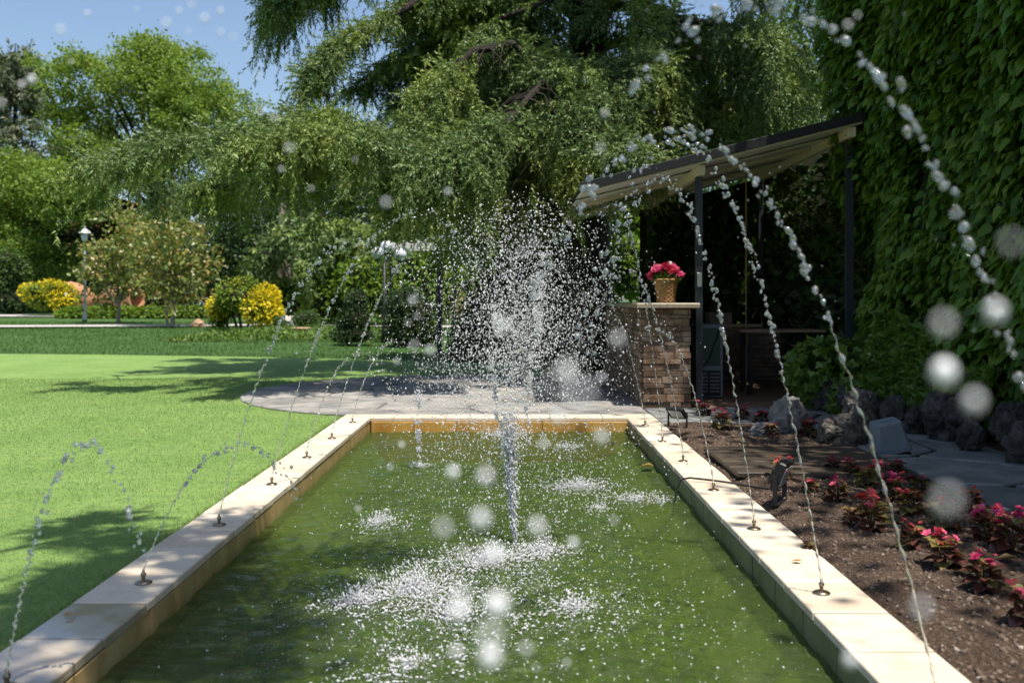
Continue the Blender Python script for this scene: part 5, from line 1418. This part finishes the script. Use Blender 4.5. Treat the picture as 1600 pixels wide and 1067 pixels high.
shrub('laurel_hedge', [B(790, 450, 34, 150, 110, .8), B(905, 440, 34, 120, 120, .8)], 6500, .19, MT['darkleaf'], 'leafy hedge behind the fountain spray', 'hedge', seed=15, shell=.4)  # dark leaf colour paints the shade behind the spray
shrub('topiary', [B(553, 500, 25, 56, 74, .5), B(556, 470, 25, 40, 40, .4), B(550, 522, 25, 78, 26, .6)], 3200, .075, MT['darkleaf'], 'dark conical clipped shrub left of the globe lamp', seed=16)
shrub('topiary', [B(640, 490, 24.5, 70, 84, .6), B(645, 520, 24.5, 84, 40, .6)], 3200, .075, MT['darkleaf'], 'dark rounded shrub between the globe lamp and the black post', seed=17)
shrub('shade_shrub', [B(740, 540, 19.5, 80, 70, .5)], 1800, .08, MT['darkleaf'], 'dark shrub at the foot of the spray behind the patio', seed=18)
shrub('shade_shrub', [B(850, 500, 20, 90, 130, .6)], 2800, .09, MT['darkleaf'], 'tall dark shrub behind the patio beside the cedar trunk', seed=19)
shrub('shade_shrub', [B(775, 480, 21.5, 110, 190, .7), B(890, 440, 21.5, 120, 230, .8), B(830, 380, 21, 130, 120, .7)], 7000, .09, MT['darkleaf'], 'added dark shrub mass standing in for the black shade behind the spray', seed=22)  # added dark mass that blackens the view behind the spray
shrub('variegated_shrub', [B(726, 480, 24, 22, 40, .3)], 500, .09, MT['photinia'], 'small pink and cream flecked bush right of the black post', seed=20)
# ground cover bank below the golden shrub
def cover_fn(n):
    x = RG.uniform(-9.2, -2.0, n); y = RG.uniform(26.2, 30.5, n); c = np.clip(1-((x+6)/3.8)**2, .1, 1)
    return np.stack([x, y, gz(28)-.05+.28*RG.random(n)*c+.02*(y-26)], 1), np.tile((0, -.3, 1.), (n, 1))
leaf_bank('ground_cover', 7000, cover_fn, .10, MT['cover'], 'bank of low leafy ground cover under the golden-tipped shrub', 'ground cover', DIA_V, DIA_F)['kind'] = 'stuff'
# drooping far boughs of another weeping cedar at the lawn's end
wc = empty('weeping_cedar', (-9.0, 39, gz(39)), 'smaller weeping cedar with grey trunk behind the clay bowl', 'tree')
MB().tube([(0, 0, -.1), (.05, 0, 1.4), (0, 0, 3.2), (0, 0, 5)], [.38, .3, .24, .1], 10).build('trunk', MT['greybark'], wc)
Wx = []
for (a, b, c) in (((520, 350), (560, 365), (620, 385)), ((480, 350), (450, 372), (420, 395)), ((500, 335), (520, 365), (540, 392)), ((590, 340), (640, 350), (690, 362)), ((470, 330), (480, 370), (500, 400))):
    Wx += limb(wc, [W(a[0], a[1], 38.5), W(b[0], b[1], 37.6), W(c[0], c[1], 37.0)], .08, 40, 1.2, .6, 16, 1.0, sprayL=(.5, .9))
needles(Wx, 'foliage', wc, MT['cedar'], FARSPRAYS)
# leaves lit behind the bar, and planting closing the pavilion, darkened to paint its shade
shrub('laurel_hedge', [B(985, 420, 22, 60, 90, .5), B(1000, 350, 23, 60, 60, .5)], 1500, .16, MT['limeleaf'], 'sunlit leaves showing past the bar end below the roof', seed=21)
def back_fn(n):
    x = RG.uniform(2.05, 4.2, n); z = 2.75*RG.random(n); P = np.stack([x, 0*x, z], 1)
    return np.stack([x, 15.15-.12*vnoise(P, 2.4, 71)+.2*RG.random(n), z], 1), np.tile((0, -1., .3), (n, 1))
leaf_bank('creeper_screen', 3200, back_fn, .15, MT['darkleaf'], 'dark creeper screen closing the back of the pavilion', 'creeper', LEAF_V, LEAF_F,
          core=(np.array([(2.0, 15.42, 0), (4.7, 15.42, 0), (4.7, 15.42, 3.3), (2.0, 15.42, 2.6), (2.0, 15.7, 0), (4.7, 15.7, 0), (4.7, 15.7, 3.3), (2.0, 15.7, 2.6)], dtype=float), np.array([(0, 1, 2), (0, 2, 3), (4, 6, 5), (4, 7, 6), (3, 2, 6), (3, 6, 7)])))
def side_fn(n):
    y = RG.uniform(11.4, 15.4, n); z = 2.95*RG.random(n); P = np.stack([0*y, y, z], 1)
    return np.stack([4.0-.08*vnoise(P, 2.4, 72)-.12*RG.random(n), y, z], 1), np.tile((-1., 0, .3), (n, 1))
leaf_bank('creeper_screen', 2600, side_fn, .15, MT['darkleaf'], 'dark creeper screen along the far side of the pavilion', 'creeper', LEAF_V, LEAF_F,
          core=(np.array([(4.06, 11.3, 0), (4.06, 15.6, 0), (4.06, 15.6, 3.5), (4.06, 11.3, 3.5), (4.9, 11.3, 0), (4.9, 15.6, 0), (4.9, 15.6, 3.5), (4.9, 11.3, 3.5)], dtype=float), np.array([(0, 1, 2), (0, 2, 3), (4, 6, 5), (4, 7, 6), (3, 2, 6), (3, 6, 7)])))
# tree behind the creeper wall whose crown dapples the bed
reseed(508)
leafy_tree('shade_tree', (6.2, 3.5), 4.5, [((4.25, 3.0, 8.2), (1.25, 2.4, .9)), ((4.2, 6.2, 8.4), (1.2, 1.8, .9))], .17, 62, 26, MT['midleaf'], MT['bark'],
           'tree behind the creeper wall whose crown dapples the flower bed', r0=.2, spread=.30, seed=77)

# ================================================================ LAMPS, JARS, POSTS
reseed(509)
def lamp_post():
    d = 40.5; x = (133-802)/1555*d; b = gz(d)
    l = empty('lamp_post', (x, d, b), 'slim grey garden lamp post with a small lantern hood at the left', 'lamp post')
    MB().lathe([(0, 0), (.10, 0), (.10, .12), (.075, .5), (.06, .9), (.05, 3.25), (0, 3.25)], n=12).build('pole', MT['greymetal'], l)
    MB().lathe([(.0, 3.25), (.07, 3.26), (.11, 3.32), (.15, 3.62), (.0, 3.63)], n=12).build('lantern_glass', MT['lampglass'], l)
    MB().lathe([(.24, 3.60), (.20, 3.68), (.10, 3.76), (.03, 3.8), (.02, 3.9), (0, 3.92)], n=16).build('hood', MT['globe'], l)
lamp_post()
def globe_lamp():
    d = 26.0; x = (601-802)/1555*d
    g = empty('globe_lamp', (x, d, gz(d)), 'black lamp post carrying three white globes behind the left water jets', 'lamp post')
    MB().lathe([(0, 0), (.09, 0), (.08, .3), (.045, .5), (.04, 2.15), (0, 2.15)], n=10).build('pole', MT['black'], g)
    for px, py, dy in ((590, 396, -.05), (604, 386, .18), (626, 398, -.1)):
        p = at(px, py, d+dy); q = p-g.location
        MB().tube([(0, 0, 2.0), (q.x*.6, q.y*.6, 1.98), (q.x, q.y, q.z-.20)], .018, 6).build('arm', MT['black'], g)
        MB().lathe([(.0, -.21), (.07, -.20), (.075, -.15), (0, -.15)], tuple(q), 12).build('cup', MT['black'], g)
        V, F = ICO3; obj('globe', np_mesh('globe', V*.165, F, MT['globe'], True), g, tuple(q))
globe_lamp()
bp = empty('dark_post', ((687-802)/1555*21.5, 21.5, 0), 'tall thin black post right of the globe lamp, before the white beam', 'post')
MB().lathe([(0, 0), (.12, 0), (.12, .03), (.055, .05), (.055, 3.3), (0, 3.3)], n=12).build('pole', MT['black'], bp)
MB().lathe([(.0, 3.3), (.09, 3.3), (.09, 3.36), (0, 3.4)], n=12).build('cap', MT['black'], bp)
pg = empty('white_pergola', ((655-802)/1555*30, 30, gz(30)), 'white beam of a small pergola behind the black post', 'pergola')
MB().box((0, 0, 2.68), (2.3, .16, .16), 0, .01).build('beam', MT['white'], pg)
MB().box((0, 1.4, 2.68), (2.3, .16, .16), 0, .01).build('beam', MT['white'], pg)
for sx in (-1, 1):
    for yy in (0, 1.4): MB().box((sx*1.02, yy, 1.3), (.07, .07, 2.6), 0, .01).build('post', MT['black'], pg)
for k in range(5): MB().box((-.9+.45*k, .7, 2.80), (.06, 1.7, .08), 0, .005).build('rafter', MT['white'], pg)
hs = empty('white_house', (-25.5, 66, gz(60)), 'scrap of white house wall glimpsed behind the bronze-leaved trees', 'house')
MB().box((0, 0, 2.6), (9, 5, 5.2), 0, 0).build('wall', MT['white'], hs)
MB().box((0, 0, 5.4), (9.6, 5.6, .35), 0, 0).build('roof', MT['terracotta'], hs)
for k in range(3): MB().box((-3+3*k, -2.52, 3.2), (1.2, .08, 1.4), 0, .01).build('window', MT['dark_metal'], hs)

def big_jar(px, py, d, L, R, rz, label):
    x = (px-802)/1555*d
    j = empty('clay_jar', (x, d, gz(d)), label, 'jar', 'clay jars lying behind the low hedge')
    prof = [(0, 0), (.28, .0), (.42, .1), (.72, .35), (.93, .75), (1.0, 1.05), (.93, 1.4), (.72, 1.68), (.55, 1.78), (.58, 1.88), (.66, 1.94), (.66, 2.0), (.54, 2.0), (.48, 1.88), (.5, 1.75), (.3, 1.4), (0, 1.3)]
    mb = MB(); axis = Vector((math.cos(rz), math.sin(rz), .06))
    mb.lathe([(r*R, (z-1)*L/2) for r, z in prof], (0, 0, R*.93), 26, axis)
    o = mb.build('jar_body', MT['terracotta'], j)
    rg = MB().lathe([(.96*R, -.02), (1.03*R, 0), (.96*R, .03)], (axis.x*.02*L, axis.y*.02*L, R*.93), 26, axis); rg.build('band', MT['terracotta'], j)
big_jar(112, 462, 48.5, 2.3, .86, rad(200), 'huge rounded clay jar half hidden by the golden bush')
big_jar(187, 466, 47.5, 2.3, .80, rad(-25), 'clay jar lying with its mouth open behind a bronze-leaved tree')
d = 28.2
bw = empty('clay_bowl', ((471-802)/1555*d, d, gz(d)), 'pale clay bowl planter standing alone on the far lawn', 'planter')
MB().lathe([(0, 0), (.13, 0), (.20, .08), (.24, .2), (.245, .26), (.27, .265), (.275, .31), (.25, .31), (.23, .27), (.22, .24), (0, .23)], n=24).build('bowl', MT['palepot'], bw)
MB().lathe([(0, .26), (.225, .245)], n=20).build('earth', MT['soil'], bw)
for i, (px, py, s, lb) in enumerate(((452, 505, .55, 'pale rock left of the round box bush'), (461, 502, .4, 'smaller pale rock against the round box bush'), (310, 506, .4, 'pinkish stone beside the far path near the small golden ball'))):
    d = gy(py+6); rock('rock', ((px-802)/1555*d, d, gz(d)+s*.25), (s*1.1, s, s*.8), MT['palepot'] if i == 2 else MT['path'], lb, 200+i*5)
bpy.context.view_layer.update()
